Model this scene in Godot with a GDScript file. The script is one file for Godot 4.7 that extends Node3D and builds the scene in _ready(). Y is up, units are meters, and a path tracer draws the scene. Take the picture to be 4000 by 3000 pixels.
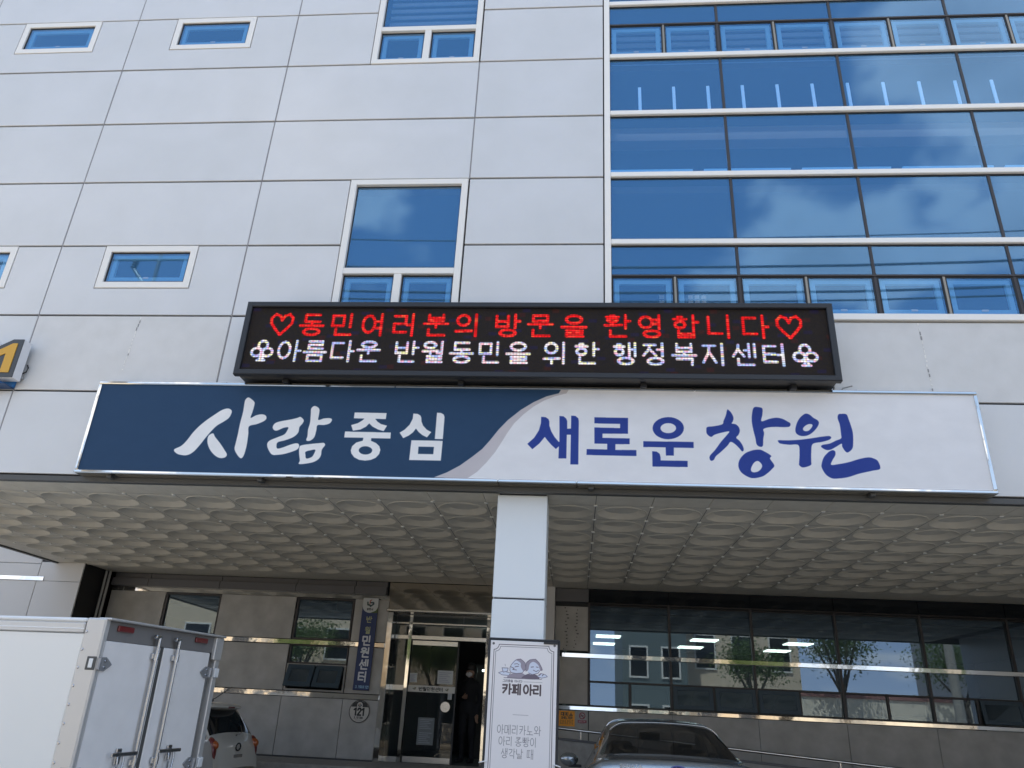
extends Node3D
# A civic building with an overhanging upper facade, a painted fascia sign and an LED display above its porch, seen from the street.

const CAM_AT := Vector3(0, 1.45, 7.4)
const R0 := 10.400          # height of the uppermost visible panel joint
const ROW := 0.9703         # panel row height
const SOFFIT := 3.56
const WALL_Z := -6.15       # ground-floor wall
const PORCH := 0.68

var M := {}
var cache := {}
var rng := RandomNumberGenerator.new()
var bld: Node3D

const SIGN_GLYPHS := [
	[1, [[1015, 267, 1083, 310, 1129, 372, 1177, 466, 1229, 543, 1299, 620, 1387, 698, 1447, 745, 1505, 764, 1548, 746, 1558, 710, 1541, 651, 1494, 606, 1426, 555, 1379, 492, 1329, 407, 1280, 314, 1228, 239, 1168, 203, 1090, 206, 1037, 230]]],
	[1, [[1403, 463, 1433, 422, 1506, 345, 1563, 276, 1601, 225, 1594, 191, 1550, 177, 1495, 193, 1428, 247, 1379, 316, 1355, 385, 1361, 438]]],
	[1, [[1709, 902, 1748, 882, 1788, 846, 1794, 805, 1788, 723, 1781, 655, 1834, 686, 1896, 700, 1942, 685, 1955, 649, 1933, 618, 1862, 581, 1782, 553, 1790, 464, 1797, 342, 1792, 238, 1777, 188, 1752, 184, 1709, 227, 1674, 283, 1672, 348, 1676, 453, 1676, 586, 1683, 721, 1679, 831, 1683, 876]]],
	[1, [[2326, 676, 2367, 639, 2361, 599, 2334, 554, 2331, 492, 2289, 439, 2203, 398, 2131, 375, 2120, 340, 2136, 301, 2192, 315, 2263, 347, 2327, 366, 2360, 353, 2362, 310, 2325, 279, 2230, 243, 2149, 228, 2089, 231, 2041, 286, 2017, 346, 2035, 390, 2113, 431, 2183, 467, 2208, 516, 2211, 550, 2161, 542, 2098, 510, 2063, 515, 2042, 548, 2058, 593, 2113, 619, 2229, 645, 2294, 664]]],
	[1, [[2459, 810, 2501, 793, 2521, 762, 2524, 699, 2526, 644, 2585, 663, 2652, 666, 2674, 644, 2653, 604, 2597, 585, 2527, 581, 2522, 522, 2513, 443, 2481, 403, 2445, 394, 2429, 411, 2436, 450, 2431, 529, 2440, 609, 2433, 707, 2428, 779]]],
	[1, [[2386, 343, 2488, 362, 2578, 373, 2624, 376, 2641, 350, 2615, 298, 2613, 230, 2587, 182, 2522, 147, 2398, 129, 2398, 170, 2379, 242, 2370, 310], [2444, 269, 2491, 287, 2544, 295, 2536, 245, 2516, 211, 2464, 194, 2448, 235]]],
	[0, [[2907, 740, 3253, 738, 3252, 666, 3138, 668, 3167, 635, 3206, 608, 3274, 590, 3245, 525, 3184, 542, 3121, 575, 3080, 612, 3051, 574, 2996, 539, 2916, 524, 2888, 590, 2956, 613, 3000, 645, 3022, 668, 2907, 670]]],
	[0, [[2833, 513, 3323, 511, 3326, 441, 3123, 441, 3123, 411, 3180, 386, 3219, 351, 3234, 309, 3227, 261, 3195, 218, 3146, 193, 3089, 184, 3024, 191, 2968, 219, 2933, 261, 2922, 296, 2930, 345, 2969, 388, 3036, 411, 3037, 443, 2833, 444], [3149, 301, 3147, 287, 3139, 273, 3124, 263, 3106, 256, 3084, 253, 3062, 255, 3041, 261, 3024, 271, 3012, 284, 3007, 298, 3008, 313, 3017, 326, 3031, 337, 3050, 344, 3072, 347, 3094, 345, 3115, 338, 3132, 328, 3144, 316]]],
	[0, [[3540, 738, 3588, 734, 3619, 714, 3629, 690, 3635, 646, 3657, 597, 3699, 552, 3750, 524, 3709, 462, 3659, 487, 3615, 523, 3584, 562, 3557, 516, 3514, 478, 3460, 448, 3415, 511, 3466, 548, 3513, 607, 3538, 676]]],
	[0, [[3791, 752, 3834, 750, 3865, 731, 3875, 700, 3877, 446, 3793, 446]]],
	[0, [[3549, 427, 3877, 426, 3876, 202, 3547, 202], [3631, 355, 3792, 355, 3792, 273, 3632, 272]]],
	[0, [[4887, 723, 4933, 720, 4963, 698, 4973, 670, 4974, 623, 4995, 558, 5031, 493, 5074, 439, 5082, 439, 5076, 736, 5118, 733, 5147, 706, 5157, 678, 5158, 591, 5197, 592, 5197, 742, 5241, 739, 5270, 713, 5276, 684, 5276, 192, 5196, 191, 5197, 523, 5155, 522, 5155, 256, 5076, 254, 5077, 390, 5047, 359, 4999, 405, 4954, 460, 4931, 493, 4877, 417, 4808, 351, 4755, 410, 4822, 480, 4868, 565, 4887, 649]]],
	[0, [[5436, 727, 5779, 726, 5776, 545, 5518, 542, 5518, 494, 5792, 493, 5791, 428, 5648, 426, 5647, 361, 5857, 364, 5856, 298, 5357, 299, 5359, 365, 5565, 364, 5565, 428, 5437, 428, 5436, 610, 5697, 608, 5698, 656, 5436, 657]]],
	[0, [[6339, 620, 6334, 592, 6321, 565, 6302, 541, 6276, 521, 6246, 506, 6213, 496, 6178, 492, 6143, 494, 6111, 503, 6081, 517, 6057, 536, 6039, 560, 6028, 586, 6025, 614, 6030, 642, 6042, 669, 6062, 693, 6088, 714, 6118, 729, 6152, 739, 6187, 743, 6222, 741, 6255, 732, 6284, 717, 6308, 698, 6326, 674, 6337, 647], [6261, 618, 6258, 603, 6249, 589, 6236, 577, 6220, 568, 6201, 562, 6180, 560, 6160, 561, 6142, 567, 6126, 575, 6114, 587, 6106, 601, 6104, 615, 6107, 630, 6115, 644, 6128, 656, 6145, 666, 6164, 672, 6185, 674, 6205, 673, 6224, 667, 6240, 658, 6252, 647, 6259, 633]]],
	[0, [[5928, 465, 6428, 466, 6427, 400, 6230, 400, 6227, 311, 6149, 310, 6149, 401, 5927, 400]]],
	[0, [[6014, 355, 6058, 352, 6087, 328, 6095, 293, 6095, 255, 6360, 257, 6358, 189, 6013, 187]]],
	[1, [[6789, 841, 6820, 806, 6840, 749, 6830, 706, 6818, 682, 6858, 673, 6886, 641, 6892, 598, 6876, 556, 6852, 523, 6883, 486, 6909, 436, 6916, 390, 6899, 373, 6873, 408, 6834, 453, 6793, 475, 6760, 433, 6696, 367, 6641, 316, 6617, 274, 6591, 263, 6578, 282, 6583, 319, 6637, 384, 6703, 478, 6768, 558, 6786, 592, 6709, 576, 6639, 551, 6604, 527, 6566, 559, 6562, 606, 6574, 637, 6644, 648, 6724, 671, 6739, 709, 6765, 771, 6779, 824]]],
	[1, [[7051, 867, 7099, 873, 7135, 856, 7129, 787, 7114, 713, 7196, 741, 7266, 755, 7325, 743, 7370, 715, 7397, 692, 7386, 659, 7342, 651, 7231, 651, 7161, 641, 7125, 621, 7129, 579, 7116, 514, 7106, 440, 7079, 427, 7047, 453, 7040, 522, 7026, 615, 7019, 709, 7028, 795]]],
	[1, [[7055, 395, 7097, 387, 7176, 332, 7163, 300, 7198, 228, 7172, 187, 7126, 142, 7072, 105, 6987, 85, 6930, 102, 6875, 145, 6852, 207, 6868, 280, 6924, 349, 6995, 384], [7041, 272, 7068, 252, 7081, 221, 7067, 185, 7035, 157, 6992, 148, 6970, 165, 6976, 201, 7005, 251]]],
	[1, [[7559, 807, 7596, 795, 7627, 762, 7666, 734, 7676, 702, 7653, 654, 7609, 602, 7554, 564, 7494, 554, 7449, 576, 7438, 618, 7457, 688, 7488, 746, 7522, 784], [7576, 689, 7610, 684, 7602, 654, 7568, 616, 7529, 610, 7513, 633, 7535, 666]]],
	[1, [[7264, 503, 7345, 503, 7464, 512, 7584, 531, 7688, 551, 7760, 559, 7777, 541, 7751, 517, 7681, 493, 7590, 468, 7567, 376, 7557, 286, 7548, 239, 7474, 212, 7439, 234, 7440, 265, 7453, 356, 7451, 454, 7365, 456, 7282, 466, 7261, 484]]],
	[1, [[7879, 804, 7914, 811, 7956, 805, 7970, 754, 7985, 670, 7992, 596, 7982, 494, 7965, 426, 7918, 384, 7891, 401, 7872, 446, 7869, 478, 7809, 441, 7755, 410, 7713, 407, 7670, 438, 7686, 461, 7754, 476, 7817, 509, 7871, 536, 7877, 584, 7877, 687, 7865, 761]]],
	[1, [[7773, 405, 7798, 390, 7793, 349, 7762, 299, 7742, 247, 7810, 254, 7913, 278, 8016, 314, 8102, 334, 8150, 326, 8191, 295, 8200, 216, 8123, 192, 7995, 158, 7892, 120, 7800, 103, 7734, 103, 7681, 142, 7652, 207, 7653, 252, 7682, 325, 7730, 380]]],
]
const SWOOSH_L := [3832, 21, 3950, 74, 4076, 152, 4194, 251, 4294, 343, 4368, 442, 4454, 571, 4543, 680, 4672, 801, 4803, 894, 4936, 965, 5063, 1003]
const SWOOSH_R := [4165, 15, 4258, 88, 4344, 189, 4429, 311, 4489, 423, 4543, 530, 4611, 645, 4701, 747, 4805, 843, 4911, 914, 5024, 967, 5144, 1004]


# ---------------------------------------------------------------- helpers
func lin(r: float, g: float, b: float, a := 1.0) -> Color:
	var c := Color(r, g, b).linear_to_srgb()
	c.a = a
	return c

func mat(key: String, c: Color, rough := 0.6, metal := 0.0) -> StandardMaterial3D:
	var m := StandardMaterial3D.new()
	m.resource_name = key
	m.albedo_color = c
	m.roughness = rough
	m.metallic = metal
	M[key] = m
	return m

func noise_tex(freq: float, lo: Color, hi: Color, size := 512, sd := 1, oct := 4, typ := FastNoiseLite.TYPE_SIMPLEX_SMOOTH) -> ImageTexture:
	var n := FastNoiseLite.new()
	n.noise_type = typ
	n.frequency = freq
	n.seed = sd
	n.fractal_octaves = oct
	var im := n.get_seamless_image(size, size)
	im.convert(Image.FORMAT_RGB8)
	var d := im.get_data()
	for i in size * size:
		var t := d[i * 3] / 255.0
		d[i * 3] = int(255.0 * lerpf(lo.r, hi.r, t))
		d[i * 3 + 1] = int(255.0 * lerpf(lo.g, hi.g, t))
		d[i * 3 + 2] = int(255.0 * lerpf(lo.b, hi.b, t))
	return ImageTexture.create_from_image(Image.create_from_data(size, size, false, Image.FORMAT_RGB8, d))

func wavy(freq: float, strength: float, sd: int, size := 512) -> ImageTexture:
	var n := FastNoiseLite.new()
	n.frequency = freq
	n.seed = sd
	n.fractal_octaves = 3
	var im := n.get_seamless_image(size, size)
	im.convert(Image.FORMAT_RGBA8)
	im.bump_map_to_normal_map(strength)
	return ImageTexture.create_from_image(im)

func tri(m: StandardMaterial3D, scale: float, world := true) -> void:
	m.uv1_triplanar = true
	m.uv1_world_triplanar = world
	m.uv1_scale = Vector3.ONE * scale

func inst(parent: Node, called: String, mesh: Mesh, m: Material, at := Vector3.ZERO) -> MeshInstance3D:
	var o := MeshInstance3D.new()
	o.name = called
	o.mesh = mesh
	o.material_override = m
	o.position = at
	parent.add_child(o, true)
	return o

func numbered(called: String) -> String:
	if not has_node(NodePath(called)):
		return called
	var i := 1
	while has_node(NodePath("%s_%03d" % [called, i])):
		i += 1
	return "%s_%03d" % [called, i]

func thing(called: String, label: String, category: String, at := Vector3.ZERO, turn := 0.0, group := "") -> Node3D:
	var o := Node3D.new()
	o.name = numbered(called)
	add_child(o)
	o.position = at
	o.rotation.y = turn
	o.set_meta("label", label)
	o.set_meta("category", category)
	if group:
		o.set_meta("group", group)
	return o

func struct(called: String, mesh: Mesh, m: Material, at := Vector3.ZERO) -> MeshInstance3D:
	var o := inst(self, numbered(called), mesh, m, at)
	o.set_meta("kind", "structure")
	o.set_meta("label", called.replace("_", " ") + " in front of the civic building")
	return o

func st_new() -> SurfaceTool:
	var st := SurfaceTool.new()
	st.begin(Mesh.PRIMITIVE_TRIANGLES)
	return st

func q4(st: SurfaceTool, a: Vector3, b: Vector3, c: Vector3, d: Vector3, smooth := -1) -> void:
	# a, b, c, d run clockwise seen from the front
	st.set_smooth_group(smooth)
	for p in [[a, Vector2(0, 0)], [b, Vector2(1, 0)], [c, Vector2(1, 1)], [a, Vector2(0, 0)], [c, Vector2(1, 1)], [d, Vector2(0, 1)]]:
		st.set_uv(p[1])
		st.add_vertex(p[0])

func t3(st: SurfaceTool, a: Vector3, b: Vector3, c: Vector3, smooth := -1) -> void:
	st.set_smooth_group(smooth)
	for p in [a, b, c]:
		st.set_uv(Vector2(p.x, p.y))
		st.add_vertex(p)

func done(st: SurfaceTool) -> ArrayMesh:
	st.generate_normals()
	return st.commit()

func put_box(st: SurfaceTool, lo: Vector3, hi: Vector3) -> void:
	var p := func(i: int) -> Vector3: return Vector3(hi.x if i & 1 else lo.x, hi.y if i & 2 else lo.y, hi.z if i & 4 else lo.z)
	for f in [[6, 7, 5, 4], [3, 2, 0, 1], [7, 3, 1, 5], [2, 6, 4, 0], [2, 3, 7, 6], [4, 5, 1, 0]]:
		q4(st, p.call(f[0]), p.call(f[1]), p.call(f[2]), p.call(f[3]))

func slab(s: Vector3, b := 0.0) -> ArrayMesh:
	# a box of size s with chamfered edges, shared between alike pieces
	var key := "slab %.4f %.4f %.4f %.4f" % [s.x, s.y, s.z, b]
	if cache.has(key):
		return cache[key]
	var st := st_new()
	var h := s * 0.5
	if b <= 0.0:
		put_box(st, -h, h)
	else:
		var ax := [Vector3.RIGHT, Vector3.UP, Vector3.BACK]
		for k in 3:
			var u: Vector3 = ax[(k + 1) % 3]
			var v: Vector3 = ax[(k + 2) % 3]
			var w: Vector3 = ax[k]
			var hu := h[(k + 1) % 3]
			var hv := h[(k + 2) % 3]
			var hw := h[k]
			for sg in [1.0, -1.0]:
				var c: Vector3 = w * hw * sg
				var pu := u * (hu - b)
				var pv: Vector3 = v * (hv - b) * sg
				q4(st, c - pu + pv, c + pu + pv, c + pu - pv, c - pu - pv)
			for su in [1.0, -1.0]:
				for sv in [1.0, -1.0]:
					# edge that runs along w between the +-u and +-v faces
					var a0: Vector3 = u * hu * su + v * (hv - b) * sv
					var a1: Vector3 = u * (hu - b) * su + v * hv * sv
					var e := w * (hw - b)
					if su * sv > 0.0:
						q4(st, a0 + e, a1 + e, a1 - e, a0 - e)
					else:
						q4(st, a1 + e, a0 + e, a0 - e, a1 - e)
		for sx in [1.0, -1.0]:
			for sy in [1.0, -1.0]:
				for sz in [1.0, -1.0]:
					var c1 := Vector3(h.x * sx, (h.y - b) * sy, (h.z - b) * sz)
					var c2 := Vector3((h.x - b) * sx, h.y * sy, (h.z - b) * sz)
					var c3 := Vector3((h.x - b) * sx, (h.y - b) * sy, h.z * sz)
					if sx * sy * sz > 0.0:
						t3(st, c1, c3, c2)
					else:
						t3(st, c1, c2, c3)
	var m := done(st)
	cache[key] = m
	return m

func box(parent: Node, called: String, lo: Vector3, hi: Vector3, m: Material, b := 0.0) -> MeshInstance3D:
	return inst(parent, called, slab((hi - lo).abs(), b), m, (lo + hi) * 0.5)

func rod(a: Vector3, b: Vector3, r: float, n := 10, r2 := -1.0) -> ArrayMesh:
	var st := st_new()
	put_rod(st, a, b, r, n, r2)
	return done(st)

func put_rod(st: SurfaceTool, a: Vector3, b: Vector3, r: float, n := 10, r2 := -1.0) -> void:
	if r2 < 0.0:
		r2 = r
	var d := (b - a).normalized()
	var u := d.cross(Vector3.UP if absf(d.y) < 0.9 else Vector3.RIGHT).normalized()
	var v := d.cross(u)
	for i in n:
		var t0 := TAU * i / n
		var t1 := TAU * (i + 1) / n
		var e0 := u * cos(t0) + v * sin(t0)
		var e1 := u * cos(t1) + v * sin(t1)
		q4(st, a + e0 * r, a + e1 * r, b + e1 * r2, b + e0 * r2, 1)
		t3(st, a, a + e1 * r, a + e0 * r)
		t3(st, b, b + e0 * r2, b + e1 * r2)

func tube(pts: Array, r: float, n := 8) -> ArrayMesh:
	# a swept tube through points
	var st := st_new()
	var rings := []
	for i in pts.size():
		var d: Vector3 = (pts[mini(i + 1, pts.size() - 1)] - pts[maxi(i - 1, 0)]).normalized()
		var u := d.cross(Vector3.UP if absf(d.y) < 0.9 else Vector3.RIGHT).normalized()
		var v := d.cross(u)
		var ring := []
		for k in n:
			ring.append(pts[i] + (u * cos(TAU * k / n) + v * sin(TAU * k / n)) * r)
		rings.append(ring)
	for i in pts.size() - 1:
		for k in n:
			var k2 := (k + 1) % n
			q4(st, rings[i][k], rings[i][k2], rings[i + 1][k2], rings[i + 1][k], 1)
	return done(st)

func disc(r: float, thick: float, n := 24, bev := 0.004) -> ArrayMesh:
	# a round plate in the xy plane that faces +z
	var key := "disc %.4f %.4f %d" % [r, thick, n]
	if cache.has(key):
		return cache[key]
	var st := st_new()
	for i in n:
		var a := Vector3(cos(TAU * i / n), sin(TAU * i / n), 0)
		var b := Vector3(cos(TAU * (i + 1) / n), sin(TAU * (i + 1) / n), 0)
		var z := Vector3(0, 0, thick)
		var zb := Vector3(0, 0, thick - bev)
		st.set_smooth_group(-1)
		for p in [Vector3.ZERO, b * (r - bev), a * (r - bev)]:
			st.set_uv(Vector2(0.5 + p.x / (2 * r), 0.5 - p.y / (2 * r)))
			st.add_vertex(p + z)
		q4(st, a * (r - bev) + z, b * (r - bev) + z, b * r + zb, a * r + zb)
		q4(st, a * r + zb, b * r + zb, b * r, a * r)
	var m := done(st)
	cache[key] = m
	return m

func sheet(w: float, h: float) -> ArrayMesh:
	# a flat print of size w x h that faces +z, with its picture upright
	var st := st_new()
	q4(st, Vector3(-w / 2, h / 2, 0), Vector3(w / 2, h / 2, 0), Vector3(w / 2, -h / 2, 0), Vector3(-w / 2, -h / 2, 0))
	return done(st)

func frame_mesh(w: float, h: float, t: float, depth: float, b := 0.004) -> ArrayMesh:
	# four mitred bars round an opening, outer size w x h, bar width t, from z = 0 to depth
	var key := "frame %.3f %.3f %.3f %.3f %.3f" % [w, h, t, depth, b]
	if cache.has(key):
		return cache[key]
	var st := st_new()
	var prof := [Vector2(0, 0), Vector2(0, depth - b), Vector2(b, depth), Vector2(t - b, depth), Vector2(t, depth - b), Vector2(t, 0)]
	var at := func(k: int, p: Vector2) -> Vector3:
		var x := w / 2 - p.x
		var y := h / 2 - p.x
		return [Vector3(-x, y, p.y), Vector3(x, y, p.y), Vector3(x, -y, p.y), Vector3(-x, -y, p.y)][k]
	for k in 4:
		for i in prof.size() - 1:
			q4(st, at.call(k, prof[i]), at.call((k + 1) % 4, prof[i]), at.call((k + 1) % 4, prof[i + 1]), at.call(k, prof[i + 1]))
	var m := done(st)
	cache[key] = m
	return m

# ---------------------------------------------------------------- print: a canvas for flat lettering
class Canvas:
	var w: int
	var h: int
	var d: PackedByteArray
	func _init(w_: int, h_: int, c: Color) -> void:
		w = w_
		h = h_
		d = PackedByteArray()
		d.resize(w * h * 3)
		rect(0, 0, w, h, c)
	func dot(x: int, y: int, c: Color, a: float) -> void:
		if x < 0 or y < 0 or x >= w or y >= h or a <= 0.0:
			return
		var i := (y * w + x) * 3
		d[i] = int(lerpf(d[i], c.r * 255.0, a))
		d[i + 1] = int(lerpf(d[i + 1], c.g * 255.0, a))
		d[i + 2] = int(lerpf(d[i + 2], c.b * 255.0, a))
	func rect(x0: int, y0: int, x1: int, y1: int, c: Color) -> void:
		var r := int(c.r * 255.0)
		var g := int(c.g * 255.0)
		var b := int(c.b * 255.0)
		for y in range(maxi(y0, 0), mini(y1, h)):
			for x in range(maxi(x0, 0), mini(x1, w)):
				var i := (y * w + x) * 3
				d[i] = r
				d[i + 1] = g
				d[i + 2] = b
	func line(a: Vector2, b: Vector2, r: float, c: Color) -> void:
		var ab := b - a
		var l2 := maxf(ab.length_squared(), 1e-6)
		for y in range(maxi(int(minf(a.y, b.y) - r - 1), 0), mini(int(maxf(a.y, b.y) + r + 2), h)):
			for x in range(maxi(int(minf(a.x, b.x) - r - 1), 0), mini(int(maxf(a.x, b.x) + r + 2), w)):
				var p := Vector2(x + 0.5, y + 0.5)
				var t := clampf((p - a).dot(ab) / l2, 0.0, 1.0)
				var s := r + 0.5 - p.distance_to(a + ab * t)
				if s > 0.0:
					dot(x, y, c, minf(s, 1.0))
	func path(pts: Array, r: float, c: Color) -> void:
		for i in pts.size() - 1:
			line(pts[i], pts[i + 1], r, c)
	func poly(contours: Array, c: Color) -> void:
		# even-odd fill with soft edges: four sub-scanlines, exact cover along x
		var lo := 1e9
		var hi := -1e9
		for ct in contours:
			for p in ct:
				lo = minf(lo, p.y)
				hi = maxf(hi, p.y)
		for y in range(maxi(int(lo), 0), mini(int(hi) + 1, h)):
			var cover := {}
			for s in 4:
				var yy := y + (s + 0.5) / 4.0
				var xs := []
				for ct in contours:
					var n: int = ct.size()
					for i in n:
						var p: Vector2 = ct[i]
						var q: Vector2 = ct[(i + 1) % n]
						if (p.y <= yy) != (q.y <= yy):
							xs.append(p.x + (yy - p.y) / (q.y - p.y) * (q.x - p.x))
				xs.sort()
				for k in range(0, xs.size() - 1, 2):
					var x0: float = xs[k]
					var x1: float = xs[k + 1]
					for x in range(maxi(int(x0), 0), mini(int(x1) + 1, w)):
						cover[x] = cover.get(x, 0.0) + 0.25 * clampf(minf(x1, x + 1) - maxf(x0, x), 0.0, 1.0)
			for x in cover:
				dot(x, y, c, cover[x])
	func ellipse(cx: float, cy: float, rx: float, ry: float, c: Color) -> void:
		var pts := []
		for i in 36:
			pts.append(Vector2(cx + rx * cos(TAU * i / 36), cy + ry * sin(TAU * i / 36)))
		poly([pts], c)
	func texture() -> ImageTexture:
		return ImageTexture.create_from_image(Image.create_from_data(w, h, false, Image.FORMAT_RGB8, d))

func smooth_loop(p: Array, n := 5) -> Array:
	var o := []
	var k := p.size()
	for i in k:
		for j in n:
			o.append(p[i].cubic_interpolate(p[(i + 1) % k], p[(i - 1 + k) % k], p[(i + 2) % k], float(j) / n))
	return o

# ---------------------------------------------------------------- Hangul: strokes of each letter in a unit square, y down
const LEADS := ["g", "gg", "n", "d", "dd", "r", "m", "b", "bb", "s", "ss", "o", "j", "jj", "c", "k", "t", "p", "h"]
const TAILS := {1: "g", 2: "gg", 4: "n", 7: "d", 8: "r", 16: "m", 17: "b", 19: "s", 20: "ss", 21: "o", 22: "j", 23: "c", 24: "k", 25: "t", 26: "p", 27: "h"}

func ring(cx: float, cy: float, rx: float, ry: float) -> Array:
	var o := []
	for i in 17:
		o.append(Vector2(cx + rx * cos(TAU * i / 16), cy + ry * sin(TAU * i / 16)))
	return o

func V(flat: Array) -> Array:
	var o := []
	for i in range(0, flat.size(), 2):
		o.append(Vector2(flat[i], flat[i + 1]))
	return o

func letter(k: String, slant: bool) -> Array:
	match k:
		"g": return [V([0.04, 0.06, 0.92, 0.06, 0.8, 0.5, 0.15, 1])] if slant else [V([0.04, 0.1, 0.94, 0.1, 0.92, 1])]
		"n": return [V([0.06, 0, 0.06, 0.92, 1, 0.92])]
		"d": return [V([0.95, 0.06, 0.06, 0.06, 0.06, 0.93, 1, 0.93])]
		"r": return [V([0.05, 0.04, 0.94, 0.04, 0.94, 0.48, 0.06, 0.48, 0.06, 0.95, 1, 0.95])]
		"m": return [V([0.06, 0.05, 0.94, 0.05, 0.94, 0.95, 0.06, 0.95, 0.06, 0.05])]
		"b": return [V([0.06, 0, 0.06, 0.96, 0.94, 0.96, 0.94, 0]), V([0.06, 0.5, 0.94, 0.5])]
		"s": return [V([0.5, 0, 0.46, 0.4, 0.02, 1]), V([0.47, 0.4, 0.98, 1])]
		"o": return [ring(0.5, 0.5, 0.47, 0.48)]
		"j": return [V([0.05, 0.05, 0.95, 0.05]), V([0.5, 0.05, 0.44, 0.45, 0.02, 1]), V([0.48, 0.42, 0.98, 1])]
		"c": return [V([0.5, 0, 0.5, 0.2]), V([0.05, 0.27, 0.95, 0.27]), V([0.5, 0.27, 0.44, 0.6, 0.02, 1]), V([0.48, 0.58, 0.98, 1])]
		"k": return [V([0.04, 0.06, 0.92, 0.06, 0.8, 0.5, 0.15, 1]), V([0.06, 0.46, 0.82, 0.42])]
		"t": return [V([0.95, 0.05, 0.06, 0.05, 0.06, 0.94, 1, 0.94]), V([0.06, 0.5, 0.9, 0.5])]
		"p": return [V([0.02, 0.05, 0.98, 0.05]), V([0.02, 0.95, 0.98, 0.95]), V([0.3, 0.05, 0.3, 0.95]), V([0.7, 0.05, 0.7, 0.95])]
		"h": return [V([0.36, 0.02, 0.64, 0.02]), V([0.04, 0.22, 0.96, 0.22]), ring(0.5, 0.7, 0.36, 0.29)]
	if k.length() == 2:
		var o := []
		for half in 2:
			for line in letter(k[0], slant):
				o.append(line.map(func(p): return Vector2(p.x * 0.44 + 0.55 * half, p.y)))
		return o
	return []

func fit(lines: Array, x0: float, y0: float, x1: float, y1: float) -> Array:
	return lines.map(func(l): return l.map(func(p): return Vector2(lerpf(x0, x1, p.x), lerpf(y0, y1, p.y))))

func syllable(code: int) -> Array:
	var n := code - 0xAC00
	var lead: String = LEADS[n / 588]
	var v := (n % 588) / 28
	var tail := n % 28
	var b := 0.6 if tail else 1.0      # bottom of the zone of the first letter and the vowel
	var o := []
	var tall := v in [0, 1, 2, 3, 4, 5, 6, 7, 20]
	var mixed := v in [9, 10, 11, 14, 15, 16, 19]
	if tall:
		var two := v in [1, 3, 5, 7]
		o += fit(letter(lead, true), 0.03, 0.05, 0.5 if two else 0.58, b - (0.02 if tail else 0.12))
		var stems := [0.7, 0.94] if two else [0.84]
		for x in stems:
			o.append(V([x, 0, x, b + (0.02 if tail else 0)]))
		var ys := [0.5] if v in [0, 1, 4, 5] else [0.35, 0.65] if v != 20 else []
		for y in ys:
			if v in [0, 2]:
				o.append(V([0.84, y * b, 1.04, y * b]))
			elif v in [1, 3]:
				o.append(V([0.7, y * b, 0.94, y * b]))
			elif v in [4, 6]:
				o.append(V([0.62, y * b, 0.84, y * b]))
			else:
				o.append(V([0.52, y * b, 0.7, y * b]))
	elif mixed:
		o += fit(letter(lead, true), 0.06, 0.02, 0.6, b * 0.52)
		o.append(V([0.02, b * 0.78, 0.7, b * 0.78 - 0.02]))
		if v in [9, 10, 11]:
			o.append(V([0.34, b * 0.55, 0.34, b * 0.78]))
		elif v in [14, 15, 16]:
			o.append(V([0.36, b * 0.78, 0.36, b * 1.0]))
		o.append(V([0.86, 0, 0.86, b]))
		if v == 9:
			o.append(V([0.86, b * 0.45, 1.04, b * 0.45]))
		elif v == 14:
			o.append(V([0.66, b * 0.92, 0.86, b * 0.92]))
	else:
		var top := v in [8, 12]
		var bar := b * (0.93 if v in [8, 12, 18] else 0.72)
		o += fit(letter(lead, false), 0.16, 0.02, 0.84, b * (0.66 if top or v == 18 else 0.5))
		o.append(V([0.0, bar, 1.0, bar]))
		if v == 8:
			o.append(V([0.5, b * 0.66, 0.5, bar]))
		elif v == 13:
			o.append(V([0.5, bar, 0.5, b * (1.02 if tail else 1.0)]))
	if tail:
		var w := 0.16 if not tall and not mixed else 0.2
		o += fit(letter(TAILS[tail], false), w, 0.7, 0.88, 1.0)
	return o

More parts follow.
